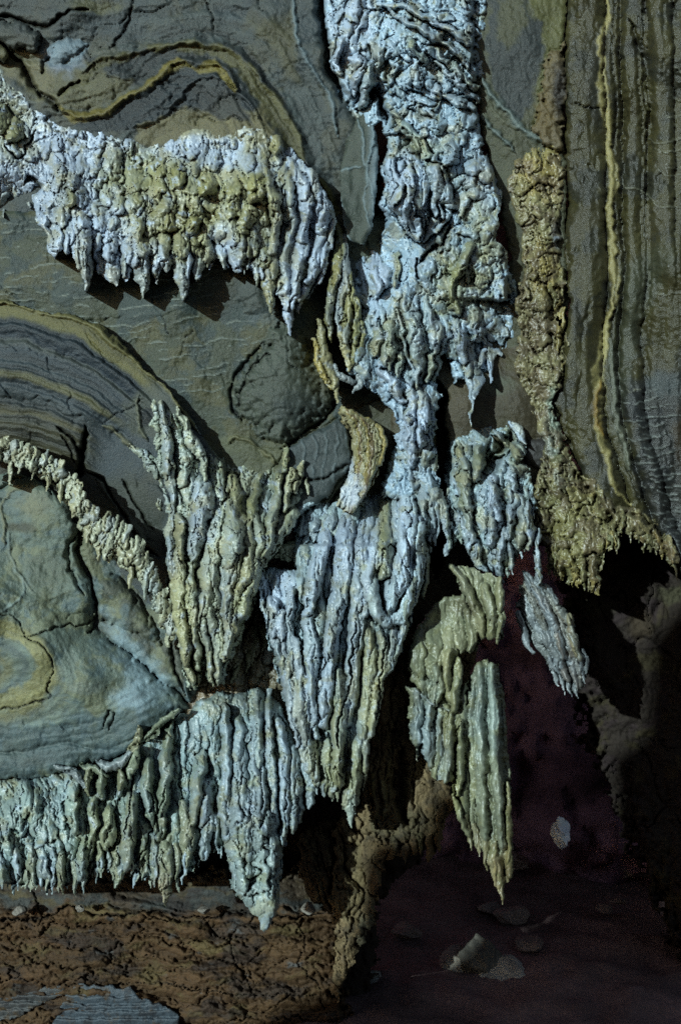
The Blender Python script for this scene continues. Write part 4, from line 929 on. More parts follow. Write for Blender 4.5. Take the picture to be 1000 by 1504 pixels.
r = thing('folded_flowstone', 'narrow bundle of olive flowstone ropes hanging in shadow right of the white curtain', 'flowstone', 500, 450, 0.4)
L.build(r, M_FLOW, back=60, prefix='rope_bundle')

# ---- ochre flowstone on the right, running down to the fringe
L = Layer(725, 190, 1012, 900, 0.50, 1.35, 25, (5, 24, 1.6, 8), col=(0.25, 0.225, 0.13), scal=1.0)
L.base([(780, 220, 0), (790, 300, 16), (770, 350, 10), (800, 420, 20), (790, 500, 14), (790, 600, 0), (800, 650, 6), (820, 720, 20), (800, 800, 14), (860, 740, 16), (900, 760, 20), (960, 780, 10), (850, 850, 10)]).swell(20, 75)
L.cling([[(752,236),(770,214),(800,204),(830,214)], [(830,214),(832,300),(826,380),(832,400)], [(738,256),(745,300),(762,350)], [(880,712),(908,738),(938,744),(965,760)]])
L.area([(752, 236), (770, 214), (800, 204), (830, 214), (828, 260), (832, 300), (824, 360), (832, 400), (826, 440), (818, 470), (832, 510), (826, 560), (810, 590), (820, 620), (836, 660), (850, 690), (880, 712), (908, 738), (938, 744), (965, 760), (990, 800), (992, 830), (960, 806), (930, 790), (914, 770), (906, 795), (890, 800), (878, 850), (868, 868), (850, 850), (830, 852), (812, 836), (795, 800), (782, 770), (776, 720), (790, 690), (796, 660), (790, 630), (778, 596), (762, 560), (752, 530), (762, 500), (758, 440), (766, 400), (762, 350), (745, 300), (738, 256)], edge=14, k=1, rag=5)
L.auto([(750, 230), (825, 220), (828, 400), (820, 560), (780, 540), (770, 400)], 150, lambda x, y: 80, (16, 60), (4, 9), 'lobe', 0.7, (-3, 5), [TAN, OLIVE, BROWN, OLIVE], 0.6, spread=22)
L.auto([(790, 700), (850, 700), (905, 745), (890, 790), (870, 850), (810, 820), (785, 760)], 190, lambda x, y: 75, (12, 40), (3, 7), 'lobe', 1.1, (-2, 8), [OCHRE, OLIVE, OLIVE, TAN], 0.6, seed=1, spread=26)
L.auto([(780, 590), (825, 640), (845, 700), (800, 700), (790, 640)], 30, 70, (14, 40), (3, 6), 'lobe', 1, (-2, 6), [TAN, GREEN, PALE], 0.6, seed=2)
L.auto([(905, 742), (950, 752), (990, 800), (985, 825), (930, 785)], 40, lambda x, y: 50, (14, 36), (3, 6), 'rope', 1, (-1, 5), [OCHRE, RUST, TAN], 0.6, seed=3)
for (x, y, r, ln, dx, c) in [(877, 876, 9, 60, 6, OCHRE), (842, 864, 7, 46, 4, OCHRE), (824, 858, 5, 34, 2, OCHRE), (806, 846, 4, 26, 0, OLIVE), (815, 848, 4, 28, 0, TAN), (855, 868, 6, 40, 2, OLIVE), (895, 812, 6, 40, 4, TAN), (905, 816, 6, 44, 6, OLIVE), (912, 776, 4, 26, 0, TAN), (914, 790, 3, 30, 0, OCHRE),
                             (997, 850, 7, 60, 16, TAN), (970, 812, 5, 34, 6, OCHRE), (815, 456, 9, 60, 2, OCHRE), (826, 428, 6, 40, 2, TAN), (800, 470, 8, 50, 0, OLIVE), (822, 520, 6, 40, 2, OCHRE), (886, 806, 5, 36, 2, OLIVE), (868, 872, 5, 34, 2, TAN)]:
    tip(L, x, y, r, ln, dx, col=c)
L.spots([(800, 245, 36, 40, (0.38, 0.31, 0.13)), (780, 210, 40, 20, (0.26, 0.24, 0.12)), (818, 345, 8, 16, WHITE), (815, 610, 16, 40, (0.30, 0.37, 0.32)), (800, 400, 20, 40, (0.36, 0.29, 0.12)), (940, 770, 40, 14, (0.24, 0.21, 0.12)), (830, 780, 50, 60, (0.25, 0.23, 0.11)), (790, 480, 20, 40, (0.22, 0.19, 0.12))], 0.75, 0.6)
L.patches((0.15, 0.12, 0.08), 0.05, 26, 0.75, 4); L.patches((0.36, 0.33, 0.2), 0.32, 14, 0.6, 5)
L.fringe([(785,770),(795,800),(812,836),(830,852),(850,852),(868,866),(878,850),(890,802),(906,795),(914,772),(930,790),(960,806),(990,828)],40,(10,30),(2,4.5),TO_)
L.fringe([(812,440),(824,470),(832,510),(824,560)],8,(20,40),(3,6),TO_)
L.crumple(2.08, 9, 80, 1.8, 1.21, 8, 0.84, 3.4, 0.7)
L.melt([(752,236),(770,214),(800,204),(830,214)],16,30)
L.melt([(830,214),(832,300),(826,380),(832,400)],7,20)
L.melt([(738,256),(745,300),(762,350)],6,18)
L.melt([(880,712),(908,738),(938,744),(965,760)],4,14)
L.creases(1.9)
r = thing('ochre_flowstone', 'ochre flowstone seam running down beside the dark right wall to a ragged fringe', 'flowstone', 810, 500, 0.5)
L.tone = 0.85
L.build(r, M_FLOW, back=80, prefix='ochre_body')

# ---- tangled drip cluster, middle right
L = Layer(630, 600, 830, 880, 0.40, 1.3, 26, (4, 22, 1.1, 8), col=(0.36, 0.45, 0.48), scal=1.0)
L.base([(700, 640, 0), (660, 680, 6), (700, 720, 22), (740, 740, 26), (770, 700, 4), (720, 800, 20), (660, 780, 16)]).swell(20, 75)
L.cling([[(652,660),(664,640),(690,630),(712,622),(735,618),(760,622)]])
L.area([(652, 660), (664, 640), (690, 630), (712, 622), (735, 618), (760, 622), (776, 642), (770, 665), (775, 700), (790, 730), (784, 760), (775, 800), (755, 820), (738, 850), (715, 842), (700, 810), (678, 790), (660, 800), (655, 740)], edge=12, k=1, rag=5)
L.auto([(655, 640), (770, 630), (765, 670), (700, 690), (660, 690)], 70, 90, (14, 36), (3, 8), 'lobe', 1.1, (-2, 8), [OLIVE, OLIVE, TAN, PALE], 0.8, spread=30)
L.auto([(660, 690), (765, 680), (785, 750), (740, 840), (700, 800), (665, 780)], 170, lambda x, y: 74, (18, 56), (3, 7), 'tear', 1.1, (-2, 8), [WHITE, PALE, PALE, OLIVE], 0.6, seed=1, spread=14)
L.ridge([(720, 640), (735, 655), (722, 672), (705, 690), (742, 668)], 8, -40, (0.04, 0.04, 0.04), 0.8)
for q, c in [([(676, 665, 6), (680, 690, 10), (682, 730, 10), (688, 770, 7), (690, 782, 3)], OLIVE), ([(700, 660, 6), (704, 680, 9), (700, 700, 5)], OLIVE), ([(672, 760, 6), (690, 790, 10), (700, 820, 8), (712, 842, 3)], PALE), ([(738, 780, 6), (730, 820, 9), (738, 850, 5), (740, 856, 2)], PALE), ([(760, 730, 7), (768, 770, 8), (762, 805, 3)], PALE),
             ([(775, 740, 5), (779, 780, 6), (776, 808, 2)], WHITE), ([(788, 780, 5), (790, 830, 5), (791, 860, 2)], PALE), ([(660, 770, 6), (658, 800, 5), (657, 815, 2)], PALE), ([(722, 700, 6), (726, 760, 9), (720, 800, 5)], WHITE), ([(750, 690, 6), (752, 740, 9), (746, 790, 5)], PALE), ([(748, 800, 3), (750, 815, 3.4), (750, 842, 2)], PALE),
             ([(640, 720, 6), (650, 750, 8), (656, 790, 4)], PALE), ([(735, 640, 4), (748, 655, 6), (765, 672, 5)], TAN), ([(750, 620, 5), (762, 635, 6), (772, 650, 3)], WHITE)]:
    L.drip(q, 1.24, 11 + (q[0][0] * 7 % 9) - 3, 'stalactite', c, 0.7)
L.patches(OLIVE, 0.28, 16, 0.7, 4)
L.fringe([(655,740),(660,800),(678,790),(700,812),(715,842),(738,848),(755,820),(775,800),(784,760)],26,(12,40),(2.5,5),[PALE,WHITE,OLIVE])
L.patches((0.36, 0.34, 0.22), 0.16, 30, 0.55, 8); L.patches((0.13, 0.13, 0.09), 0.30, 12, 0.55, 9)
L.crumple(1.76, 9, 80, 2, 0.99, 7, 0.7, 3.2, 0.56); L.melt([(652,660),(664,640),(690,630),(712,622),(735,618),(760,622)],9,26)
L.creases(1.9)
r = thing('dripstone_cluster', 'tangled pale dripstone cluster around a black hollow, right of the long dark cleft', 'dripstone', 715, 740, 0.4)
L.build(r, M_FLOW, back=40, prefix='cluster_body', cap=True)

# ---- fluted brown fan
L = Layer(460, 580, 590, 760, 0.33, 1.3, 27, (3, 24, 1.5, 7), col=(0.28, 0.25, 0.15), scal=1.0)
L.base([(510, 610, 0), (550, 660, 10), (530, 720, 14), (500, 740, 6), (560, 640, -4)]).swell()
import random as _rd
_rd.seed(3)
for k in range(11):
    f = k / 10
    x0, y0 = 503 + 22 * f, 600 + 10 * f
    x1, y1 = 515 + 42 * f - 6 * math.sin(f * 3), 650 + 4 * f
    x2, y2 = 500 + 46 * f, 730 - 42 * f + 26 * math.sin(f * 3.1)
    L.drip([(x0, y0, 3.5), (x1 + 4, (y0 + y1) / 2, 5.0), (x1 + 8 - 4 * f, y1 + 20, 5.5), (x2 + 2, y2, 4.5), (x2 - 4, y2 + 14, 2)], 1.7, 2 + 3 * math.sin(f * 3.1), 'flute', [TAN, OLIVE, OCHRE, BROWN][k % 4], 0.6)
L.area([(495, 600), (520, 600), (550, 630), (562, 660), (556, 700), (530, 740), (505, 745), (500, 720), (520, 680), (520, 650), (505, 625)], edge=9, h=-2, rag=3)
L.spots([(515, 725, 18, 24, WHITE), (510, 680, 10, 20, WHITE)], 0.7)
L.crumple(0.64, 8, 110, 4, 0.28, 7, 0.63, 3.2, 0.42); L.creases(1.8)
r = thing('fluted_fan', 'fluted fan of thin brown calcite blades curling beside the grey boss', 'calcite fan', 530, 670, 0.36)
L.build(r, M_FLOW, back=50, prefix='fan_body')

# ---- left middle drapery, the two great lobed bundles
L = Layer(150, 555, 470, 1030, 0.22, 1.3, 28, (4, 26, 1.1, 8), col=(0.37, 0.42, 0.36), scal=1.0)
L.base([(225, 580, -36), (262, 605, -42), (300, 650, -50), (350, 676, -50), (400, 690, -50), (445, 690, -48), (185, 650, -26), (210, 690, -22), (232, 730, -18), (270, 660, -20), (330, 710, -22), (410, 720, -24), (245, 700, -24), (260, 780, 26), (330, 800, 44), (400, 780, 16), (300, 900, 34), (340, 950, 30), (270, 900, 20), (370, 880, 10)]).swell(20, 75)
L.cling([[(218,570),(238,578),(262,600),(292,620),(305,655),(330,668),(360,680),(400,690),(430,680),(448,690)], [(180,650),(192,642),(215,655)], [(180,650),(192,668),(214,690),(232,720),(240,760)]])
L.area([(218, 570), (238, 578), (262, 600), (292, 620), (305, 655), (330, 668), (360, 680), (400, 690), (430, 680), (448, 690), (450, 720), (432, 750), (420, 790), (392, 830), (378, 870), (360, 920), (345, 960), (330, 1000), (312, 1006), (296, 980), (290, 1020), (272, 1010), (262, 940), (246, 880), (244, 820), (240, 760), (232, 720), (214, 690), (192, 668), (180, 650), (192, 642), (215, 655), (228, 665), (222, 630), (214, 600)], edge=14, k=1, rag=4)
fa = lambda x, y: 90 + np.clip((x - 300) * 0.16, -14, 22)
L.auto([(225, 590), (300, 640), (440, 690), (420, 790), (300, 800), (240, 740)], 210, fa, (16, 60), (3, 8), 'tear', 1.1, (-3, 7), [PALE, WHITE, CREAM, TAN, OLIVE], 0.6)
L.auto([(245, 760), (430, 730), (380, 860), (320, 990), (280, 1000), (250, 880)], 200, fa, (34, 110), (3, 9), 'rope', 1.0, (-4, 7), [CREAM, PALE, TAN, OLIVE], 0.55, seed=1, spread=5)
L.auto([(180, 650), (225, 668), (240, 720), (215, 690)], 26, 60, (14, 34), (3, 6), 'lobe', 1.0, (-1, 5), [PALE, CREAM], 0.5, seed=2)
for q, c in [([(296, 706, 10), (298, 730, 17), (293, 770, 17), (286, 800, 11), (282, 824, 4)], PALE), ([(324, 752, 12), (318, 790, 19), (310, 840, 18), (312, 890, 13), (320, 940, 10), (322, 992, 3)], CREAM), ([(338, 745, 12), (346, 780, 19), (340, 840, 17), (334, 890, 12), (336, 930, 8), (330, 962, 3)], PALE),
             ([(352, 756, 7), (366, 790, 10), (362, 840, 10), (348, 880, 8), (344, 930, 5)], TAN), ([(372, 760, 6), (384, 790, 8), (378, 830, 9), (362, 880, 8), (350, 920, 4)], CREAM), ([(262, 760, 6), (264, 820, 9), (262, 880, 11), (270, 940, 9), (282, 1000, 5)], TAN),
             ([(282, 830, 6), (278, 870, 9), (284, 930, 9), (292, 980, 5)], CREAM), ([(252, 740, 5), (250, 790, 7), (254, 840, 7), (268, 850, 6)], PALE), ([(410, 700, 6), (402, 750, 8), (396, 790, 7), (388, 830, 4)], OLIVE), ([(430, 690, 5), (424, 720, 7), (418, 750, 3)], TAN),
             ([(300, 870, 6), (298, 920, 8), (306, 960, 6), (310, 1000, 3)], CREAM), ([(350, 880, 6), (340, 930, 7), (330, 970, 5)], TAN), ([(262, 600, 4), (280, 640, 7), (298, 680, 6), (302, 705, 3)], CREAM), ([(238, 590, 5), (244, 640, 8), (250, 690, 8), (254, 740, 4)], PALE), ([(340, 700, 5), (350, 735, 8), (352, 765, 3)], OLIVE), ([(380, 700, 6), (372, 740, 8), (366, 770, 3)], OLIVE),
             ([(418, 655, 5), (420, 672, 7), (416, 690, 5)], OLIVE), ([(445, 680, 5), (440, 700, 6), (436, 722, 3)], TAN), ([(432, 755, 9), (420, 775, 9), (404, 805, 7), (398, 818, 3)], CREAM)]:
    L.drip(q, 1.24, 12 + (q[0][0] * 7 % 9) - 3, 'drapery_fold', c, 0.7)
for (x, y, r_, ln) in [(234, 752, 4, 20), (320, 1006, 5, 40), (312, 1010, 4, 30), (392, 836, 5, 40), (452, 730, 4, 24), (283, 825, 5, 30)]:
    tip(L, x, y, r_, ln, 0, col=TAN)
L.spots([(300, 770, 20, 40, WHITE), (260, 690, 30, 40, (0.42, 0.48, 0.46)), (300, 640, 14, 30, WHITE), (330, 800, 30, 50, (0.42, 0.46, 0.40)), (360, 900, 20, 60, (0.33, 0.33, 0.2)), (270, 900, 16, 60, (0.34, 0.34, 0.2)), (350, 720, 20, 40, (0.30, 0.29, 0.17))], 0.6, 0.6)
L.patches(WHITE, 0.28, 20, 0.6, 4); L.patches((0.27, 0.27, 0.15), 0.28, 20, 0.6, 5)
L.patches((0.36, 0.34, 0.22), 0.16, 30, 0.55, 8); L.patches((0.13, 0.13, 0.09), 0.30, 12, 0.55, 9)
L.crumple(1.4, 9, 93, 2.2, 0.8, 8, 1.5, 3.4, 0.6)
L.melt([(218,570),(238,578),(262,600),(292,620),(305,655),(330,668),(360,680),(400,690),(430,680),(448,690)],11,34)
L.melt([(180,650),(192,642),(215,655)],9,30)
L.melt([(180,650),(192,668),(214,690),(232,720),(240,760)],7,22)
L.creases(1.9)
r = thing('lobed_drapery', 'cream lobed drapery of thick folds hanging left of centre above the crevice', 'drapery', 310, 780, 0.22)
L.build(r, M_FLOW, back=50, prefix='drapery_body', cap=False)

# ---- knotted diagonal band, left
L = Layer(-44, 640, 270, 950, 0.14, 1.3, 29, (3, 24, 1.1, 7), col=(0.40, 0.41, 0.31), scal=1.0)
band = [(-44, 655), (0, 664), (30, 670), (60, 682), (90, 700), (112, 728), (128, 760), (150, 785), (180, 800), (208, 822), (228, 860), (246, 900), (256, 935)]
L.base([(0, 670, 0), (60, 690, 8), (120, 745, 14), (180, 810, 16), (235, 880, 10), (250, 930, 0)]).swell()
for i in range(240):
    f = _rd.random() * (len(band) - 1); k = int(f); q = f - k
    x = band[k][0] * (1 - q) + band[k + 1][0] * q; y = band[k][1] * (1 - q) + band[k + 1][1] * q
    wd = 12 + 26 * sstep(-40, 190, x) * (1 - 0.4 * sstep(215, 256, x))
    o = _rd.uniform(-0.75, 0.75) * wd
    xx, yy = x + o * 0.5, y - 4 + o
    a = math.radians(106 + _rd.uniform(-16, 16)); ln = _rd.uniform(5, 20) * (1 + 0.7 * (x > 100)); rr = _rd.uniform(3.4, 9.0)
    L.drip([(xx + math.cos(a) * -ln * .5, yy - math.sin(a) * ln * .5, rr * .6), (xx, yy, rr), (xx + math.cos(a) * ln * .5, yy + math.sin(a) * ln * .5, rr * .6)], 0.75, _rd.uniform(-2, 4), None, [CREAM, CREAM, TAN, PALE][_rd.randrange(4)], 0.5, sm=False)
L.area([(p[0], p[1] - 10 - 14 * sstep(0, 200, p[0])) for p in band] + [(p[0] - 6, p[1] + 10 + 20 * sstep(-40, 200, p[0])) for p in band[::-1]], edge=14, h=0, rag=5)
for (x, y, r_, ln) in [(-8, 705, 4, 34), (12, 712, 5, 38), (28, 702, 4, 26), (48, 706, 4, 24), (68, 722, 5, 26), (86, 738, 5, 24), (106, 762, 5, 24), (128, 800, 6, 30), (144, 826, 6, 30), (160, 828, 5, 26), (190, 866, 6, 30), (212, 880, 6, 28)]:
    tip(L, x, y, r_, ln, -4, col=TAN)
L.spots([(215, 880, 16, 30, (0.42, 0.50, 0.50)), (10, 690, 40, 20, (0.40, 0.42, 0.34))], 0.6)
L.crumple(0.96, 8, 112, 2, 1.1, 6, 0.7, 3.2, 0.56); L.creases(1.9)
r = thing('knotted_band', 'cream knotted band of flowstone sloping down across the smooth left boulder', 'flowstone', 130, 770, 0.12)
L.build(r, M_FLOW, back=30, prefix='band_body')
# ---- central cluster of long stalactites
L = Layer(370, 660, 660, 1240, 0.10, 1.3, 31, (3.5, 30, 1.1, 8), col=(0.38, 0.47, 0.50), scal=1.0)
L.base([(440, 780, -40), (480, 750, -44), (540, 735, -44), (540, 800, -8), (600, 790, 6), (580, 700, -60), (620, 680, -64), (636, 760, -50), (460, 860, 10), (540, 880, 26), (580, 880, 30), (410, 850, -34), (400, 920, -24), (500, 1000, 34), (440, 960, 16), (560, 980, 10), (520, 1100, 34), (430, 1050, 20), (500, 1180, 30)]).swell(20, 75)
L.cling([[(378,838),(405,832),(432,836)], [(592,660),(640,655)], [(428,800),(440,770),(470,748),(510,735),(545,730),(575,700)]])
L.area([(428, 800), (440, 770), (470, 748), (510, 735), (545, 730), (575, 700), (592, 660), (640, 655), (642, 700), (636, 760), (632, 800), (618, 830), (606, 870), (600, 905), (592, 940), (572, 985), (556, 1020), (548, 1060), (540, 1110), (532, 1160), (520, 1180), (500, 1170), (485, 1175), (470, 1160), (450, 1150), (436, 1090), (420, 1040), (405, 995), (398, 960), (390, 940), (395, 900), (380, 860), (378, 838), (405, 832), (432, 836)], edge=14, k=1, rag=4)
fa = lambda x, y: 88 + (x - 480) * -0.03
L.auto([(440, 790), (600, 740), (600, 880), (540, 1100), (470, 1130), (400, 950)], 190, fa, (40, 190), (3, 9), 'tear', 1.0, (-5, 7), [WHITE, PALE, PALE, TAN, OLIVE], 0.5, spread=6, wig=0.08)
L.auto([(590, 665), (640, 665), (630, 800), (560, 780), (480, 770), (540, 735)], 110, 84, (18, 56), (3, 8), 'tear', 1.1, (-2, 8), [WHITE, PALE, PALE, OLIVE], 0.6, seed=1)
L.auto([(540, 930), (590, 900), (560, 1000), (530, 1150), (480, 1150), (500, 1000)], 80, 92, (30, 90), (3, 7), 'rope', 1.0, (-2, 6), [OLIVE, OCHRE, TAN], 0.8, seed=2, spread=4)
L.auto([(385, 850), (430, 845), (440, 900), (400, 930)], 36, 96, (20, 56), (3, 6), 'tear', 1.0, (0, 6), [WHITE], 0.6, seed=3)
for q, c in [([(478, 760, 8), (474, 800, 13), (462, 850, 12), (452, 900, 8)], WHITE), ([(510, 750, 8), (508, 800, 14), (500, 860, 14), (488, 930, 12), (480, 1000, 11), (476, 1060, 9)], WHITE), ([(540, 742, 8), (534, 790, 12), (526, 850, 13), (524, 920, 12), (516, 1000, 12), (506, 1060, 10)], PALE),
             ([(556, 770, 8), (548, 820, 12), (538, 870, 12), (534, 905, 6)], WHITE), ([(566, 740, 7), (562, 790, 13), (566, 830, 13), (560, 848, 6)], OLIVE), ([(598, 735, 8), (594, 790, 13), (586, 840, 13), (576, 866, 8), (572, 880, 3)], WHITE), ([(612, 760, 7), (612, 820, 9), (604, 870, 9), (590, 900, 7), (576, 914, 4)], WHITE),
             ([(548, 850, 7), (544, 880, 11), (552, 895, 9), (568, 912, 6), (576, 916, 3)], PALE), ([(570, 860, 8), (574, 886, 12), (574, 910, 6)], PALE), ([(428, 870, 6), (424, 930, 9), (436, 990, 10), (446, 1050, 8)], PALE), ([(452, 900, 8), (456, 960, 11), (460, 1020, 10), (464, 1080, 8)], PALE),
             ([(540, 930, 8), (544, 980, 11), (536, 1040, 10), (530, 1080, 8)], OLIVE), ([(560, 930, 6), (562, 980, 8), (552, 1030, 8), (546, 1080, 6)], TAN), ([(592, 900, 6), (588, 940, 7), (574, 978, 4), (566, 1000, 2)], PALE), ([(578, 910, 5), (576, 950, 6), (564, 990, 4)], TAN),
             ([(500, 990, 7), (498, 1040, 11), (496, 1100, 10), (498, 1150, 7)], OLIVE), ([(434, 985, 5), (446, 1040, 8), (456, 1090, 8), (464, 1140, 6)], TAN)]:
    L.drip(q, 1.19, 13 + (q[0][0] * 7 % 9) - 3, 'stalactite', c, 0.6)
for q, c in [([(412, 900, 6), (414, 950, 9), (424, 1010, 10), (434, 1070, 7), (436, 1096, 3)], PALE), ([(400, 880, 6), (404, 930, 8), (412, 975, 4)], PALE), ([(430, 940, 8), (440, 1010, 12), (448, 1080, 10), (452, 1130, 6)], PALE),
             ([(600, 735, 10), (598, 790, 17), (590, 845, 16), (578, 880, 9), (572, 892, 3)], WHITE), ([(618, 770, 6), (616, 820, 8), (606, 872, 10), (590, 902, 9), (572, 916, 6)], WHITE), ([(546, 850, 8), (548, 885, 11), (558, 904, 9), (572, 916, 6)], WHITE)]:
         L.drip(q, 0.9, 24, 'stalactite', (0.60, 0.72, 0.78) if q[0][0] > 540 else c, 0.9)
for (x, y, r_, ln, dx, c) in [(515, 1216, 15, 120, -6, CREAM), (494, 1178, 10, 90, 0, OLIVE), (478, 1170, 9, 80, -2, OLIVE), (462, 1154, 9, 80, 2, TAN), (535, 1160, 8, 110, -2, TAN), (526, 1150, 7, 80, 0, PALE), (622, 882, 9, 90, 0, OLIVE), (640, 800, 7, 60, 0, PALE), (635, 770, 7, 60, 0, PALE),
                              (600, 768, 7, 60, 2, OLIVE), (590, 745, 8, 60, 0, TAN), (622, 750, 7, 50, 0, PALE), (452, 932, 6, 50, 2, PALE), (470, 880, 6, 60, 0, WHITE), (540, 905, 6, 50, -2, WHITE), (408, 905, 5, 60, 2, WHITE), (394, 935, 5, 50, -2, WHITE), (434, 910, 4, 46, 6, WHITE), (428, 1050, 6, 50, 2, TAN), (448, 830, 7, 50, 0, OLIVE), (560, 850, 6, 40, 0, OCHRE)]:
    tip(L, x, y, r_, ln, dx, col=c)
L.spots([(590, 800, 18, 60, WHITE), (500, 800, 40, 40, WHITE), (405, 860, 26, 30, WHITE), (564, 790, 14, 50, (0.26, 0.25, 0.12)), (550, 1020, 14, 80, (0.30, 0.28, 0.14)), (500, 1130, 40, 40, (0.33, 0.33, 0.2)), (540, 710, 50, 16, PALE)], 0.6, 0.6)
L.patches(WHITE, 0.28, 24, 0.5, 4); L.patches((0.27, 0.27, 0.15), 0.32, 20, 0.6, 5)
L.fringe([(402,960),(415,985),(430,1020),(450,1060),(458,1140),(470,1158),(485,1172),(500,1170),(520,1180),(532,1160)],18,(16,50),(3,6),[PALE,TAN])
L.fringe([(572,985),(592,940),(600,905),(606,870),(618,830),(632,800),(636,760)],14,(16,50),(3,6),[PALE,OLIVE])
L.fringe([(380,860),(392,905),(410,880),(430,890)],8,(20,50),(2.5,5),[WHITE])
L.patches((0.34, 0.33, 0.22), 0.2, 34, 0.5, 8); L.patches((0.13, 0.13, 0.09), 0.32, 12, 0.5, 9)
L.crumple(1.44, 9, 91, 5, 0.72, 8, 0.7, 3.2, 0.56)
L.ridge([(522, 905), (518, 960), (512, 1010), (500, 1050), (496, 1100)], 1.8, -12, (0.05, 0.05, 0.045), 0.7); L.ridge([(566, 915), (560, 990), (552, 1060)], 1.6, -10)
L.ridge([(462, 965), (475, 970), (470, 1000)], 3, -8)
L.melt([(378,838),(405,832),(432,836)],8,26)
L.melt([(592,660),(640,655)],9,26)
L.melt([(428,800),(440,770),(470,748),(510,735),(545,730),(575,700)],8,26)
L.creases(1.9)
r = thing('stalactite_cluster', 'broad blue-white cluster of long fused stalactites at the centre, tapering to one pale tip', 'stalactites', 500, 900, 0.1)
L.build(r, M_FLOW, back=50, prefix='cluster_body', cap=True)

# ---- bridge of small drips between the fan and the central cluster
L = Layer(395, 650, 600, 830, 0.26, 1.3, 37, (3, 22, 1.1, 7), col=(0.38, 0.47, 0.50), scal=1.0)
L.base([(440, 740, 0), (500, 740, 6), (450, 790, 4), (560, 760, 4)]).swell(20, 75)
L.cling([[(430,745),(450,735),(490,732),(520,720),(560,730)]])
L.area([(430, 745), (450, 735), (490, 732), (520, 720), (560, 730), (590, 700), (596, 760), (520, 790), (470, 790), (450, 806), (430, 800)], edge=10, rag=6)
L.auto([(435, 750), (500, 740), (590, 710), (560, 780), (450, 800)], 110, 112, (14, 40), (3, 6), 'lobe', 1.1, (-1, 7), [WHITE, PALE, PALE, OLIVE], 0.6, spread=24)
for (x, y, r_, ln) in [(440, 790, 5, 30), (460, 796, 5, 34), (452, 770, 5, 26), (484, 790, 6, 34), (515, 762, 5, 24), (430, 770, 4, 20)]:
    tip(L, x, y, r_, ln, -4, col=PALE)
L.area([(398, 822), (414, 798), (440, 790), (460, 800), (446, 812), (430, 826)], edge=5, h=-4, rag=3, col=OLIVE)
L.crumple(1.28, 8, 110, 2, 0.77, 7, 0.63, 3.2, 0.56); L.melt([(430,745),(450,735),(490,732),(520,720),(560,730)],8,20)
L.creases(1.8)
r = thing('drip_bridge', 'ragged pale bridge of small drips above the central stalactite cluster', 'dripstone', 500, 760, 0.26)
L.build(r, M_FLOW, back=40, prefix='bridge_body')

# ---- shadowed recess between drapery and centre cluster
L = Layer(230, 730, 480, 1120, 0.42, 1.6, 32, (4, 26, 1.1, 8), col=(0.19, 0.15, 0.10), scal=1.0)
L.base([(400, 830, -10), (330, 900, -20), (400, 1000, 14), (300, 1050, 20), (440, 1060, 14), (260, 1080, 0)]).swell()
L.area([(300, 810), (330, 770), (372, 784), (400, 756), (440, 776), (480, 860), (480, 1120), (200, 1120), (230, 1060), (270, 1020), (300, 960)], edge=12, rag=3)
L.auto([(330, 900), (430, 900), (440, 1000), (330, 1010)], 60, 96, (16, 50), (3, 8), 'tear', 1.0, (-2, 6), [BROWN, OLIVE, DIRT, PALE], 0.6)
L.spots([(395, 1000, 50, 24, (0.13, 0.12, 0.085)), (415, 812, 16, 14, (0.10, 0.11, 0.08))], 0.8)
for (x, y, r_, ln) in [(342, 1000, 5, 30), (368, 975, 7, 50), (360, 990, 5, 40), (385, 960, 6, 44)]:
    tip(L, x, y, r_, ln, -8, col=(0.30, 0.30, 0.2))
L.crumple(1.6, 9, 95, 2, 0.88, 8, 0.7, 3.2, 0.56); L.creases(1.8)
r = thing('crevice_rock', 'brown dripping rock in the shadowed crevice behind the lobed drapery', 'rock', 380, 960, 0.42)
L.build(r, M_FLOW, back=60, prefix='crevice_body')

# ---- lower left curtain with the thick hanging column
L = Layer(-44, 990, 500, 1390, 0.06, 1.3, 33, (3.5, 28, 1.1, 8), col=(0.33, 0.42, 0.42), scal=1.0)
L.base([(0, 1150, -44), (-30, 1150, -44), (60, 1142, -42), (110, 1130, -40), (180, 1112, -26), (230, 1080, -30), (310, 1024, -44), (400, 1016, -50), (430, 1060, -36), (300, 1090, 0), (390, 1080, 4), (60, 1190, 4), (0, 1250, 26), (100, 1250, 24), (200, 1220, 20), (300, 1150, 30), (380, 1200, 44), (440, 1150, 10), (380, 1320, 40), (250, 1280, 16)]).swell(20, 75)
L.cling([[(-44,1150),(20,1142),(60,1138),(90,1130),(140,1124),(182,1110)], [(212,1078),(250,1056),(290,1028),(330,1016),(380,1012),(410,1030)]])
L.area([(-44, 1150), (20, 1142), (60, 1138), (90, 1130), (140, 1124), (182, 1110), (204, 1096), (212, 1078), (250, 1056), (290, 1028), (330, 1016), (380, 1012), (410, 1030), (430, 1070), (446, 1110), (450, 1150), (444, 1205), (428, 1216), (420, 1180), (414, 1230), (410, 1300), (402, 1352), (385, 1340), (372, 1330), (346, 1318), (338, 1290), (330, 1240), (318, 1244), (296, 1262), (280, 1280), (262, 1290), (240, 1300), (215, 1292), (190, 1280), (172, 1284), (150, 1270), (136, 1282), (120, 1300), (90, 1304), (50, 1300), (20, 1302), (-10, 1300), (-44, 1300)], edge=16, k=1, rag=4)
L.drip([(375, 1090, 26), (374, 1190, 40), (376, 1270, 40), (380, 1310, 30), (386, 1330, 18)], 0.55, 10, 'hanging_column', PALE, 0.5)
fa = lambda x, y: 90 - np.clip((150 - x) * 0.12, 0, 18)
L.auto([(-40, 1150), (130, 1140), (140, 1280), (0, 1295), (-40, 1290)], 150, fa, (20, 90), (3, 9), 'tear', 1.0, (-3, 6), [PALE, PALE, WHITE, GREEN, TAN], 0.5, spread=16)
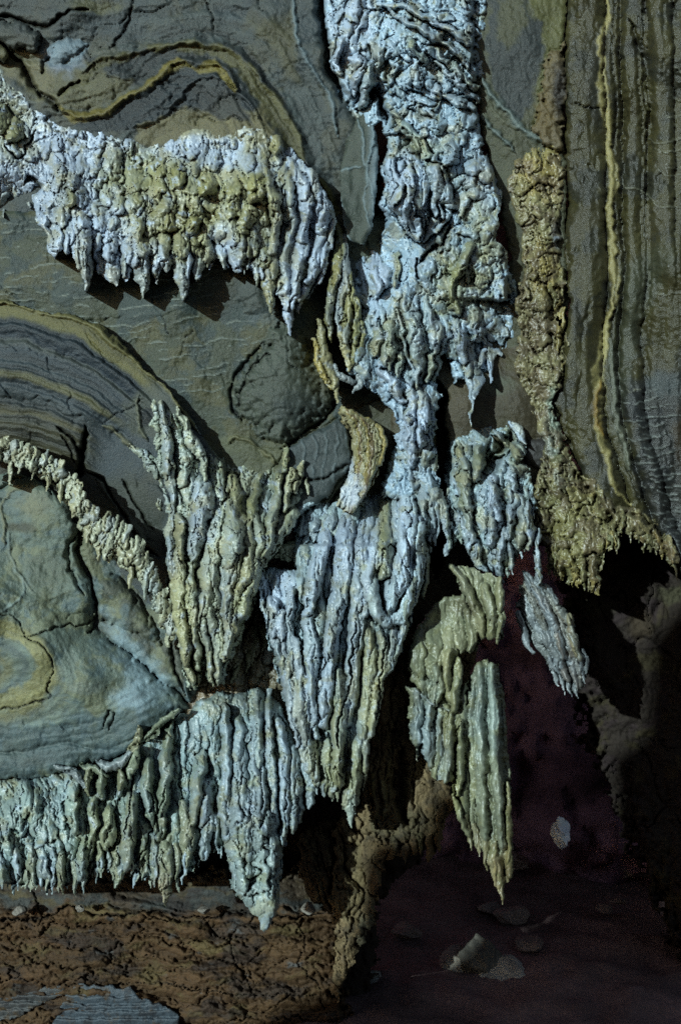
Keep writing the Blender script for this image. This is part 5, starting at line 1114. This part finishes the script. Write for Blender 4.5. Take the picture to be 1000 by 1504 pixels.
L.auto([(130, 1140), (220, 1100), (300, 1030), (330, 1230), (250, 1290), (150, 1270)], 170, 91, (24, 110), (3, 11), 'tear', 1.05, (-4, 7), [PALE, WHITE, TAN, OLIVE, GREEN], 0.55, seed=1, spread=13)
L.auto([(250, 1060), (400, 1020), (445, 1120), (420, 1200), (330, 1230)], 110, 90, (50, 150), (3, 8), 'rope', 1.0, (-4, 5), [PALE, WHITE, PALE, GREEN], 0.45, seed=2, spread=3, wig=0.05)
L.auto([(335, 1190), (410, 1190), (405, 1330), (345, 1300)], 130, 90, (8, 24), (3, 7), 'lobe', 1.0, (4, 12), [PALE, (0.33, 0.38, 0.34)], 0.4, seed=3, spread=24)
for q, c in [([(350, 1060, 9), (352, 1120, 16), (354, 1190, 21), (356, 1250, 23), (362, 1300, 18), (372, 1330, 8)], PALE), ([(376, 1050, 8), (376, 1130, 15), (386, 1210, 22), (392, 1270, 21), (394, 1330, 14), (390, 1362, 7)], PALE), ([(394, 1014, 4), (395, 1060, 5.5), (400, 1140, 7), (404, 1240, 6), (408, 1300, 4)], PALE),
             ([(412, 1060, 6), (418, 1120, 9), (420, 1170, 8), (416, 1240, 5)], WHITE), ([(432, 1100, 7), (436, 1150, 12), (434, 1196, 10), (430, 1222, 4)], PALE), ([(448, 1120, 5), (456, 1150, 9), (456, 1176, 7), (452, 1186, 3)], PALE), ([(330, 1040, 6), (334, 1100, 9), (330, 1180, 9), (334, 1230, 5)], WHITE),
             ([(300, 1110, 7), (292, 1130, 12), (288, 1170, 9), (284, 1210, 5)], GREEN), ([(306, 1150, 6), (304, 1190, 12), (302, 1240, 9), (300, 1262, 4)], PALE), ([(270, 1180, 6), (276, 1230, 11), (272, 1270, 6)], TAN), ([(218, 1120, 8), (216, 1150, 11), (222, 1190, 9), (228, 1220, 4)], GREEN),
             ([(250, 1060, 6), (244, 1120, 9), (240, 1180, 8), (236, 1230, 5)], GREEN), ([(196, 1170, 6), (190, 1220, 12), (184, 1265, 9), (168, 1302, 4)], OLIVE), ([(160, 1190, 7), (160, 1225, 12), (158, 1246, 5)], OLIVE), ([(138, 1170, 6), (138, 1205, 9), (136, 1222, 4)], OLIVE),
             ([(110, 1150, 7), (106, 1190, 9), (110, 1220, 5)], GREEN), ([(175, 1130, 6), (178, 1150, 9), (176, 1166, 3)], OLIVE), ([(150, 1140, 5), (148, 1160, 8), (150, 1176, 3)], OLIVE), ([(135, 1210, 6), (125, 1250, 12), (118, 1290, 6)], GREEN)]:
    L.drip(q, 1.12, 13 + (q[0][0] * 7 % 9) - 3, 'curtain_fold', c, 0.6)
for (x, y, r_, ln, dx, c) in [(245, 1332, 13, 100, 2, TAN), (390, 1366, 9, 60, 0, PALE), (400, 1362, 6, 60, 0, PALE), (374, 1336, 6, 50, 0, PALE), (168, 1304, 10, 60, -8, CREAM), (148, 1290, 7, 50, 2, CREAM), (92, 1310, 8, 56, 2, TAN), (46, 1314, 8, 56, 0, TAN), (28, 1308, 7, 60, 4, PALE), (4, 1310, 7, 56, 4, PALE), (70, 1316, 7, 50, 2, PALE),
                              (110, 1312, 6, 40, 0, TAN), (124, 1310, 6, 44, 2, TAN), (78, 1314, 5, 36, 0, WHITE), (210, 1296, 8, 60, 0, OLIVE), (192, 1286, 7, 50, 0, PALE), (228, 1298, 7, 70, 0, PALE), (272, 1290, 7, 60, 0, PALE), (262, 1300, 6, 60, 2, TAN), (318, 1246, 7, 50, 0, PALE), (428, 1222, 6, 60, 0, WHITE), (60, 1310, 6, 46, 0, PALE), (-16, 1306, 7, 50, 0, PALE)]:
    tip(L, x, y, r_, ln, dx, col=c)
L.spots([(360, 1030, 60, 18, (0.15, 0.15, 0.12)), (240, 1310, 14, 30, (0.32, 0.25, 0.16)), (370, 1290, 40, 60, (0.30, 0.36, 0.33)), (150, 1230, 50, 50, (0.25, 0.26, 0.16)), (60, 1200, 60, 50, (0.30, 0.38, 0.37)), (320, 1080, 50, 50, (0.36, 0.45, 0.48))], 0.6, 0.6)
L.patches((0.24, 0.26, 0.18), 0.2, 26, 0.7, 4); L.patches(WHITE, 0.36, 18, 0.5, 5)
L.fringe([(-44,1298),(20,1300),(50,1298),(90,1302),(120,1298),(136,1282),(150,1270),(190,1280),(215,1290),(240,1298),(262,1288),(296,1260),(318,1244),(332,1236)],46,(12,44),(3,6),[PALE,TAN,PALE,WHITE])
L.patches((0.34, 0.33, 0.22), 0.2, 34, 0.5, 8); L.patches((0.13, 0.13, 0.09), 0.32, 12, 0.5, 9)
L.crumple(1.44, 10, 91, 5, 0.66, 8, 0.63, 3.4, 0.56)
L.ridge([(245, 1150), (230, 1200), (210, 1250), (195, 1270)], 1.5, -7); L.ridge([(192, 1130), (195, 1170), (180, 1230)], 1.8, -10)
L.melt([(-44,1150),(20,1142),(60,1138),(90,1130),(140,1124),(182,1110)],10,30)
L.melt([(212,1078),(250,1056),(290,1028),(330,1016),(380,1012),(410,1030)],12,34)
L.creases(1.8)
r = thing('dripstone_curtain', 'long blue-grey dripstone curtain above the brown ledge with one thick hanging column', 'dripstone curtain', 200, 1200, 0.06)
L.build(r, M_FLOW, back=46, prefix='curtain_body', cap=True)

# little rolled lip above the curtain
L = Layer(70, 1040, 330, 1190, 0.09, 1.3, 34, (3, 24, 1.1, 7), col=(0.26, 0.29, 0.25), scal=1.0)
L.base([(120, 1130, 0), (190, 1100, 8), (250, 1060, 6)]).swell(20, 75)
L.cling([[(82,1124),(120,1122),(146,1114),(186,1100),(205,1080)]])
for q, c in [([(82, 1126, 4), (100, 1132, 7), (116, 1142, 7), (126, 1156, 4)], PALE), ([(120, 1124, 4), (140, 1130, 7), (156, 1140, 5)], GREEN), ([(146, 1118, 5), (160, 1126, 9), (178, 1120, 8), (190, 1106, 6)], PALE), ([(186, 1112, 6), (198, 1096, 9), (206, 1076, 6), (204, 1068, 3)], TAN), ([(188, 1140, 5), (196, 1120, 8), (200, 1100, 6)], GREEN),
             ([(205, 1092, 4), (226, 1076, 7), (240, 1058, 6), (262, 1044, 4)], GREEN), ([(176, 1132, 5), (178, 1150, 7), (176, 1162, 3)], OLIVE), ([(132, 1130, 5), (128, 1148, 7), (130, 1166, 3)], OLIVE), ([(150, 1130, 5), (148, 1152, 7), (150, 1172, 3)], GREEN)]:
    L.drip(q, 1.35, 9 + (q[0][0] * 7 % 9) - 3, 'rolled_lip', c, 0.6)
L.crumple(1.28, 9, 60, 2, 0.5, 7, 0.56, 3.2, 0.49); L.melt([(82,1124),(120,1122),(146,1114),(186,1100),(205,1080)],6,16)
L.creases(1.5)
r = thing('rolled_ledge', 'curled olive lip of calcite where the lower curtain meets the smooth boulder', 'calcite ledge', 180, 1110, 0.02)
L.build(r, M_FLOW, back=30, prefix='lip_body')

# ---- brown wall deep between the clusters and the clay pillar below
L = Layer(420, 930, 720, 1520, 0.42, 1.5, 35, (4, 30, 1.3, 9), col=(0.32, 0.24, 0.14), scal=1.0)
L.base([(580, 1000, 0), (560, 1100, 8), (600, 1150, 10), (650, 1130, -4), (520, 1240, 0), (580, 1220, 14), (640, 1220, 4), (530, 1300, 14), (510, 1380, 10), (500, 1440, 0)]).swell()
L.area([(560, 930), (700, 930), (690, 1040), (676, 1090), (662, 1150), (668, 1180), (655, 1210), (650, 1240), (634, 1256), (622, 1240), (610, 1256), (598, 1252), (590, 1262), (572, 1266), (560, 1290), (554, 1340), (540, 1380), (522, 1410), (505, 1440), (496, 1474), (488, 1440), (492, 1380), (486, 1320), (494, 1260), (488, 1220), (500, 1190), (530, 1180), (548, 1060)], edge=12, k=1, rag=5)
L.area([(440, 1225), (470, 1200), (505, 1195), (505, 1345), (480, 1340), (455, 1320), (440, 1290)], edge=20, h=-26, rag=5, col=(0.10, 0.075, 0.05))
L.auto([(445, 1220), (500, 1210), (500, 1330), (460, 1310)], 40, 70, (30, 80), (3, 6), 'rope', 1.2, (-3, 5), [BROWN, DIRT, TAN], 0.5, seed=7)
L.auto([(560, 950), (620, 950), (600, 1180), (550, 1190)], 120, 91, (40, 110), (3, 7), 'rope', 1.2, (-3, 7), [BROWN, DIRT, OLIVE, (0.2, 0.14, 0.09)], 0.7, spread=4, wig=0.08)
L.auto([(500, 1200), (655, 1180), (640, 1240), (560, 1280), (540, 1370), (500, 1420)], 120, 80, (14, 46), (4, 9), 'lobe', 1.0, (-4, 6), [(0.19, 0.15, 0.09), (0.13, 0.09, 0.06), (0.22, 0.18, 0.11)], 0.6, seed=1, spread=34)
for (x, y, r_, ln, c) in [(630, 1270, 7, 40, BROWN), (616, 1256, 6, 30, OLIVE), (594, 1268, 6, 30, BROWN), (645, 1256, 5, 30, BROWN), (578, 1262, 6, 30, OLIVE), (565, 1198, 5, 50, TAN), (548, 1178, 5, 40, OCHRE), (606, 1252, 5, 24, BROWN)]:
    tip(L, x, y, r_, ln, 0, col=c)
L.ridge([(500, 1220), (512, 1280), (535, 1310), (520, 1350), (505, 1400)], 2.2, -10, (0.04, 0.035, 0.03), 0.7)
L.ridge([(590, 1100), (584, 1150), (592, 1196), (600, 1210)], 9, -34, (0.05, 0.04, 0.035), 0.6)
L.spots([(518, 1290, 14, 60, (0.25, 0.20, 0.11)), (540, 1380, 14, 50, (0.22, 0.22, 0.16)), (590, 1210, 50, 24, (0.13, 0.115, 0.07))], 0.7)
L.patches((0.07, 0.06, 0.045), 0.15, 26, 0.6, 3)
L.crumple(2.4, 13, 80, 2, 1.21, 9, 0.7, 3.6, 0.7); L.creases(1.9)
r = thing('clay_pillar', 'rough brown clay-coated pillar standing in the dark beyond the central stalactites', 'rock pillar', 540, 1300, 0.62)
L.build(r, M_CLAY, back=70, prefix='pillar_body', cap=True)

# ---- right drapery: ochre-green sheets and hanging blades
L = Layer(560, 810, 780, 1350, 0.17, 1.3, 36, (2.8, 34, 1.5, 9), col=(0.25, 0.26, 0.18), scal=1.0)
L.base([(680, 840, 0), (720, 900, 14), (640, 900, 0), (640, 960, 14), (620, 1020, 10), (700, 960, -10), (715, 1000, -6), (720, 1150, 10), (640, 1100, 4), (730, 1280, 6)]).swell()
L.area([(656, 826), (690, 832), (735, 850), (741, 900), (741, 942), (726, 940), (712, 936), (700, 955), (690, 957), (676, 962), (674, 990), (684, 1030), (678, 1040), (664, 1050), (640, 1045), (600, 1000), (598, 960), (612, 920), (634, 890), (650, 878), (676, 870), (668, 848)], edge=10, k=1, rag=3)
L.area([(690, 990), (700, 970), (716, 966), (732, 978), (740, 1010), (744, 1060), (748, 1120), (751, 1180), (754, 1240), (754, 1286), (744, 1300), (736, 1310), (722, 1280), (708, 1250), (690, 1240), (676, 1200), (662, 1160), (664, 1120), (660, 1060), (672, 1020)], edge=12, k=1, h=0, rag=2)
L.area([(596, 1010), (622, 1012), (650, 1030), (668, 1040), (680, 1070), (676, 1110), (664, 1150), (650, 1150), (634, 1138), (622, 1110), (606, 1100), (600, 1060)], edge=10, k=1, h=2, rag=4, col=(0.24, 0.25, 0.17))
fa = lambda x, y: 90
L.auto([(660, 830), (735, 850), (738, 930), (700, 920)], 46, lambda x, y: 58 + (x - 660) * 0.4, (40, 90), (3, 6), 'rope', 1.0, (-1, 5), [(0.27,0.26,0.17), OLIVE, (0.3,0.31,0.24)], 0.6, spread=4, wig=0.04)
L.auto([(615, 930), (690, 890), (690, 950), (670, 1030), (610, 1000)], 70, 88, (24, 80), (4, 9), 'tear', 0.8, (-4, 4), [TAN, GREEN, OLIVE], 0.5, seed=1, spread=6)
L.auto([(692, 990), (730, 985), (742, 1150), (745, 1280), (700, 1230), (668, 1150)], 46, 90, (120, 280), (3, 6), 'rope', 0.55, (-1, 2), [(0.30, 0.33, 0.28), (0.27, 0.28, 0.2), GREEN], 0.5, seed=2, spread=1.2, wig=0.015)
L.auto([(600, 1020), (670, 1040), (670, 1140), (620, 1110)], 60, 91, (30, 100), (3, 6), 'rope', 1.1, (-3, 5), [PALE, WHITE, OLIVE, TAN], 0.7, seed=3, spread=3, wig=0.06)
L.auto([(700, 1230), (745, 1240), (742, 1300), (720, 1280)], 36, 92, (20, 60), (3, 5), 'rope', 1, (0, 4), [TAN, OCHRE, (0.25, 0.2, 0.12)], 0.6, seed=4, spread=5)
for q, c in [([(733, 852, 5), (734, 890, 8), (733, 930, 6), (732, 944, 3)], OLIVE), ([(712, 860, 6), (720, 900, 9), (722, 936, 6)], OLIVE), ([(664, 830, 4), (684, 860, 6), (700, 900, 7), (712, 934, 5)], TAN), ([(690, 900, 6), (694, 930, 9), (690, 956, 4)], TAN), ([(640, 980, 6), (644, 1010, 9), (640, 1034, 5)], (0.28, 0.33, 0.3)),
             ([(676, 970, 5), (670, 1010, 8), (664, 1046, 4)], OLIVE), ([(660, 960, 6), (656, 1000, 8), (660, 1030, 4)], TAN), ([(702, 975, 5), (704, 1050, 7), (706, 1150, 8), (712, 1230, 6)], (0.30, 0.34, 0.30)), ([(722, 978, 6), (726, 1060, 8), (730, 1160, 8), (738, 1240, 6)], (0.28, 0.33, 0.30)), ([(745, 1150, 3), (748, 1220, 5), (748, 1286, 4)], OCHRE),
             ([(612, 1020, 6), (614, 1060, 9), (610, 1096, 4)], PALE), ([(630, 1030, 6), (630, 1080, 8), (634, 1124, 4)], PALE), ([(655, 1040, 5), (660, 1090, 7), (654, 1146, 5)], OLIVE), ([(676, 1060, 4), (676, 1120, 6), (672, 1165, 3)], OLIVE), ([(664, 1166, 4), (672, 1190, 5), (686, 1226, 4)], TAN)]:
    L.drip(q, 1.06, 9 + (q[0][0] * 7 % 9) - 3, 'drapery_fold', c, 0.35)
for (x, y, r_, ln, dx) in [(738, 1330, 7, 70, 8), (728, 1304, 7, 60, 4), (746, 1296, 5, 60, 0), (702, 1262, 6, 50, 4), (690, 1250, 6, 50, 4), (714, 1278, 6, 50, 4), (612, 1122, 3, 24, 0), (722, 1290, 5, 40, 2)]:
    tip(L, x, y, r_, ln, dx, col=(0.30, 0.25, 0.15))
L.spots([(680, 890, 26, 12, (0.15, 0.14, 0.09)), (625, 1070, 18, 50, (0.34, 0.42, 0.44)), (715, 1040, 26, 60, (0.27, 0.33, 0.32)), (735, 1290, 16, 40, (0.25, 0.20, 0.12)), (670, 1170, 12, 20, (0.25, 0.24, 0.12))], 0.65, 0.6)
L.patches((0.22, 0.22, 0.12), 0.2, 26, 0.6, 4)
L.scal = 0.35
L.crumple(0.9, 9, 90, 7, 0.3, 8, 0.45, 3.4, 0.45)
L.ridge([(617, 1092), (614, 1106), (620, 1118)], 3.5, -22, (0.04, 0.04, 0.04), 0.7); L.ridge([(690, 970), (688, 1000), (684, 1035)], 3, -16); L.ridge([(676, 1060), (668, 1100), (666, 1140), (655, 1160)], 1.8, -12)
L.ridge([(640, 1038), (620, 1020), (604, 1010), (595, 1008)], 3, 5, PALE, 0.5); L.ridge([(660, 1046), (645, 1038), (630, 1032)], 3, 5, PALE, 0.4)
L.creases(1.8)
r = thing('hanging_drapery', 'green-ochre drapery sheets ending in one long fluted blade over the dark chamber', 'drapery', 690, 1060, 0.36)
L.build(r, M_FLOW, back=40, prefix='drapery_body', cap=True)

# ---- leaning frayed stalactite at the right
L = Layer(745, 800, 880, 1040, 0.36, 1.3, 38, (3, 24, 1.1, 7), col=(0.25, 0.27, 0.26), scal=1.0)
L.base([(780, 860, 0), (800, 900, 10), (820, 960, 14), (850, 1000, 6)]).swell()
L.area([(764, 858), (772, 838), (790, 845), (806, 868), (818, 880), (842, 905), (846, 940), (862, 970), (862, 995), (848, 1022), (836, 1018), (818, 1000), (800, 970), (785, 950), (768, 920), (760, 890)], edge=12, k=1.1, rag=4)
L.auto([(768, 850), (800, 862), (840, 910), (856, 1000), (820, 990), (775, 920)], 130, lambda x, y: 62 + (y - 860) * 0.1, (24, 80), (2.5, 6), 'rope', 1.3, (-3, 6), [(0.27, 0.31, 0.34), (0.22, 0.2, 0.14), BROWN, (0.32, 0.36, 0.38)], 0.7, spread=7, wig=0.08)
for q in [[(786, 800, 3), (790, 840, 5), (793, 860, 2)], [(770, 840, 5), (795, 880, 8), (815, 925, 7), (830, 965, 5)], [(800, 862, 5), (812, 874, 5), (818, 886, 3)], [(762, 900, 4), (768, 930, 6), (784, 958, 4)], [(836, 905, 5), (842, 940, 7), (850, 970, 5)]]:
    L.drip(q, 1.2, 5, 'frayed_strand', PALE if q[0][0] != 836 else OCHRE, 0.45)
for (x, y, ln, dx) in [(828, 1022, 50, 12), (838, 1024, 50, 12), (848, 1028, 50, 10), (858, 1006, 44, 8), (862, 994, 40, 6), (845, 1016, 50, 10), (818, 1008, 40, 10)]:
    tip(L, x, y, 5, ln, dx, 'frayed_strand', col=(0.30, 0.33, 0.35))
L.crumple(1.28, 7, 62, 4, 0.55, 7, 0.91, 3.2, 0.7); L.creases(2.0)
r = thing('leaning_stalactite', 'leaning grey-brown stalactite with a frayed lower end against the dark chamber', 'stalactite', 810, 930, 0.5)
L.build(r, M_FLOW, back=40, prefix='stalactite_body', cap=True)

# ---- far lumpy wall behind, right; colour darkened in place of shade
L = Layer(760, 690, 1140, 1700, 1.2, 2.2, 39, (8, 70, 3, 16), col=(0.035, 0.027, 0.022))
L.base([(850, 880, 0), (880, 960, 20), (1000, 850, 10), (930, 900, 20), (1000, 1000, 0), (900, 1150, -40), (1080, 1200, -60), (800, 1100, -80)]).swell()
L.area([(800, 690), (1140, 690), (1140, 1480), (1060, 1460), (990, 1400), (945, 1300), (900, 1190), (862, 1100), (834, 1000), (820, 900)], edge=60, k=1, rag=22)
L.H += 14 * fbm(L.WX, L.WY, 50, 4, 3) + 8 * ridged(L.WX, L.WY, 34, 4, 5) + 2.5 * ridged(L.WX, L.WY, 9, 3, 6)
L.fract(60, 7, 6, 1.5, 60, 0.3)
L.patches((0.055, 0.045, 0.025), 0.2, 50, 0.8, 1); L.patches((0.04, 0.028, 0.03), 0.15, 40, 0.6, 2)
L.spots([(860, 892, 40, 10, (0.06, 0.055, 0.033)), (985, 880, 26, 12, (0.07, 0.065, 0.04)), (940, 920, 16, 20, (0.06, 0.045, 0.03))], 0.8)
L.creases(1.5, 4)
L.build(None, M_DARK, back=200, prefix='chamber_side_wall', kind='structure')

# ================================================================== the chamber behind: back wall, floor, ceiling, boulders
def sheet(name, fx, n, m, mat, col, var=0.4, kind='structure'):
    u, v = np.meshgrid(np.linspace(0, 1, n), np.linspace(0, 1, m)); V = np.stack([c.ravel() for c in fx(u, v)], 1)
    i = np.arange(n * m).reshape(m, n)
    F = np.stack([i[:-1, :-1], i[:-1, 1:], i[1:, 1:], i[1:, :-1]], -1).reshape(-1, 4)
    nz = fbm(V[:, 0] + V[:, 1] * .7, V[:, 2] + V[:, 1] * .6, 0.7, 4, 8)
    C = np.array(col) * (1 + var * 2 * nz[:, None])
    o = add_mesh(name, V, F, mat, None, np.clip(C, 0.01, 0.8)); o['kind'] = kind; return o

def backw(u, v):
    x = -5 + 13 * u; z = -0.3 + 9 * v
    return x, 4.6 + 0.9 * fbm(x, z, 1.6, 5, 3) + 0.45 * ridged(x, z, 0.9, 4, 5) - 1.2 * np.exp(-((x - 4.2) / 1.2) ** 2) - 1.0 * sstep(3.0, 0, z), z
sheet('back_wall', backw, 240, 160, M_DARK, (0.26, 0.14, 0.18), 0.9)
def floor_(u, v):
    x = -9 + 18 * u; y = -9 + 16.5 * v
    return x, y, 0.05 + 0.10 * fbm(x, y, 1.4, 5, 9) + 0.06 * ridged(x, y, 0.5, 3, 4) - 0.5 * sstep(-0.5, -3, y) * 0
sheet('ground', floor_, 300, 260, M_DARK, (0.23, 0.15, 0.14))
def ceil_(u, v):
    x = -9 + 18 * u; y = 0.2 + 7.2 * v
    return x, y, 7.2 + 0.3 * fbm(x, y, 1.4, 4, 19)
sheet('ceiling', ceil_, 90, 60, M_DARK, (0.10, 0.09, 0.07))

def boulder(name, label, px, py, Yd, rx, ry, rz, col, mat, seed, cat='boulder', amp=0.3, parent=None, flat=0.0):
    """a broken stone: a ball pushed in and out by noise, flat facets kept"""
    n, m = 64, 40
    th, ph = np.meshgrid(np.linspace(0, 2 * np.pi, n, endpoint=False), np.linspace(0.02, np.pi - 0.02, m))
    dx, dy, dz = np.sin(ph) * np.cos(th), np.sin(ph) * np.sin(th), np.cos(ph)
    rs = np.random.RandomState(seed); r = np.full(dx.shape, 1.0)
    for _ in range(14):
        a = rs.normal(size=3); a /= np.linalg.norm(a); d = dx * a[0] + dy * a[1] + dz * a[2]
        lim = rs.uniform(0.55, 0.9); r = np.minimum(r, np.where(d > 0.05, lim / np.maximum(d, 0.05), 9))
    r = r + amp * 0.5 * fbm(dx * 2 + dz * 1.3, dy * 2 - dz * 1.7, 0.9, 5, seed)
    c = P(px, py, Yd)
    X_, Y_, Z_ = c[0] + rx * r * dx, c[1] + ry * r * dy, c[2] + rz * r * dz
    V = np.stack([X_.ravel(), Y_.ravel(), Z_.ravel()], 1); i = np.arange(n * m).reshape(m, n); j = np.roll(i, -1, 1)
    F = np.stack([i[:-1], i[1:], j[1:], j[:-1]], -1).reshape(-1, 4)
    C = np.array(col) * (1 + 0.5 * fbm(V[:, 0] * 3 + V[:, 1], V[:, 2] * 3, 0.5, 4, seed)[:, None])
    o = add_mesh(name, V, F, mat, None, np.clip(C, 0.01, 0.9)); tag(o, label, cat); return o

boulder('boulder', 'grey pointed boulder on the dark chamber floor below the long fluted blade', 700, 1405, 1.6, 0.20, 0.2, 0.17, (0.15, 0.135, 0.11), M_CLAY, 3)
boulder('boulder', 'low grey wedge of rock lying against the right side of the pointed boulder', 738, 1424, 1.55, 0.26, 0.2, 0.09, (0.57, 0.52, 0.44), M_CLAY, 4)
boulder('boulder', 'dark lump of rock leaning on the left of the pointed boulder', 672, 1418, 1.65, 0.14, 0.2, 0.13, (0.42, 0.36, 0.29), M_CLAY, 5)
boulder('flat_stone', 'flat grey stone on the chamber floor right of the clay pillar foot', 540, 1441, 1.4, 0.17, 0.14, 0.05, (0.55, 0.52, 0.44), M_CLAY, 6, 'stone')
boulder('flat_stone', 'small flat stone just below the larger flat grey stone', 566, 1452, 1.35, 0.09, 0.1, 0.03, (0.49, 0.47, 0.39), M_CLAY, 7, 'stone')
boulder('boulder', 'wide brown boulder low at the bottom edge right of centre', 820, 1500, 1.3, 0.40, 0.3, 0.16, (0.36, 0.30, 0.23), M_CLAY, 8)
boulder('boulder', 'rounded grey stone at the bottom edge below the flat stones', 538, 1504, 1.1, 0.12, 0.14, 0.06, (0.47, 0.43, 0.36), M_CLAY, 9)
boulder('hanging_flake', 'small blue-grey flake of calcite hanging alone in the dark chamber', 824, 1222, 1.0, 0.075, 0.06, 0.12, (0.80, 0.86, 0.98), M_FLOW, 12, 'calcite flake', 0.9)

# unseen sheet added behind the viewpoint, rim shaped to shade the far chamber
EDGE = [(-0.9, 0.35), (-0.3, 0.6), (-0.08, 0.72), (-0.04, 1.5), (0.3, 1.5), (0.36, 1.8), (0.62, 1.8), (0.65, 1.36), (0.83, 1.33), (0.87, 1.02), (0.95, 1.0), (1.02, 1.12), (1.04, 2.1), (1.35, 2.3), (1.4, 2.9), (1.7, 3.2), (9, 3.4)]
def blocker_shape(u, v):
    k = 8.5 / SUN_DIR[1]; ex = [p[0] - SUN_DIR[0] * k for p in EDGE]; ez = [p[1] - SUN_DIR[2] * k for p in EDGE]
    x = ex[0] + (ex[-1] - ex[0]) * u ** 1.6; top = np.interp(x, ex, ez)
    z = -0.2 + (top + 0.2) * v; x = x + 0.03 * fbm(x, z, 0.8, 4, 6); z = z + 0.03 * fbm(x, z, 0.8, 4, 8) * v
    return x, -8.4 + 0.04 * fbm(x, z, 0.5, 4, 31), z
sheet('light_blocker', blocker_shape, 260, 60, M_DARK, (0.08, 0.07, 0.05))

rs = np.random.RandomState(5)
for (x, y, w_, lab) in [(30, 1338, 0.05, 'small grey stone on the shelf at the far left above the brown ledge'), (118, 1334, 0.035, 'tiny grey stone on the shelf left of the pointed tan stalactite'), (300, 1336, 0.045, 'grey stone on the shelf between the tan tip and the thick column'),
                        (452, 1334, 0.06, 'dark stone on the shelf at its right end, under the central stalactite tip')]:
    boulder('loose_stone', lab, x, y, 0.5, w_, w_, w_ * 0.6, (0.22, 0.2, 0.17), M_CLAY, int(x), 'stone')['group'] = 'loose stones on the shelf'

# dim rubble over the chamber floor
rs = np.random.RandomState(21)
for i in range(12):
    X0 = rs.uniform(0.4, 3.0); Y0 = rs.uniform(1.2, 4.2); q = rs.uniform(0.05, 0.17)
    t_ = (D0 + Y0) / D0
    boulder('rubble_stone', 'broken brown stone half lost in the dark on the chamber floor', 500 + X0 / (S * t_), 752 + (CAMZ - 0.10 - q * 0.2) / (S * t_), Y0, q, q * rs.uniform(.7, 1.2), q * rs.uniform(.35, .6),
            (0.30, 0.22, 0.19), M_CLAY, 60 + i, 'stone')['group'] = 'rubble on the chamber floor'
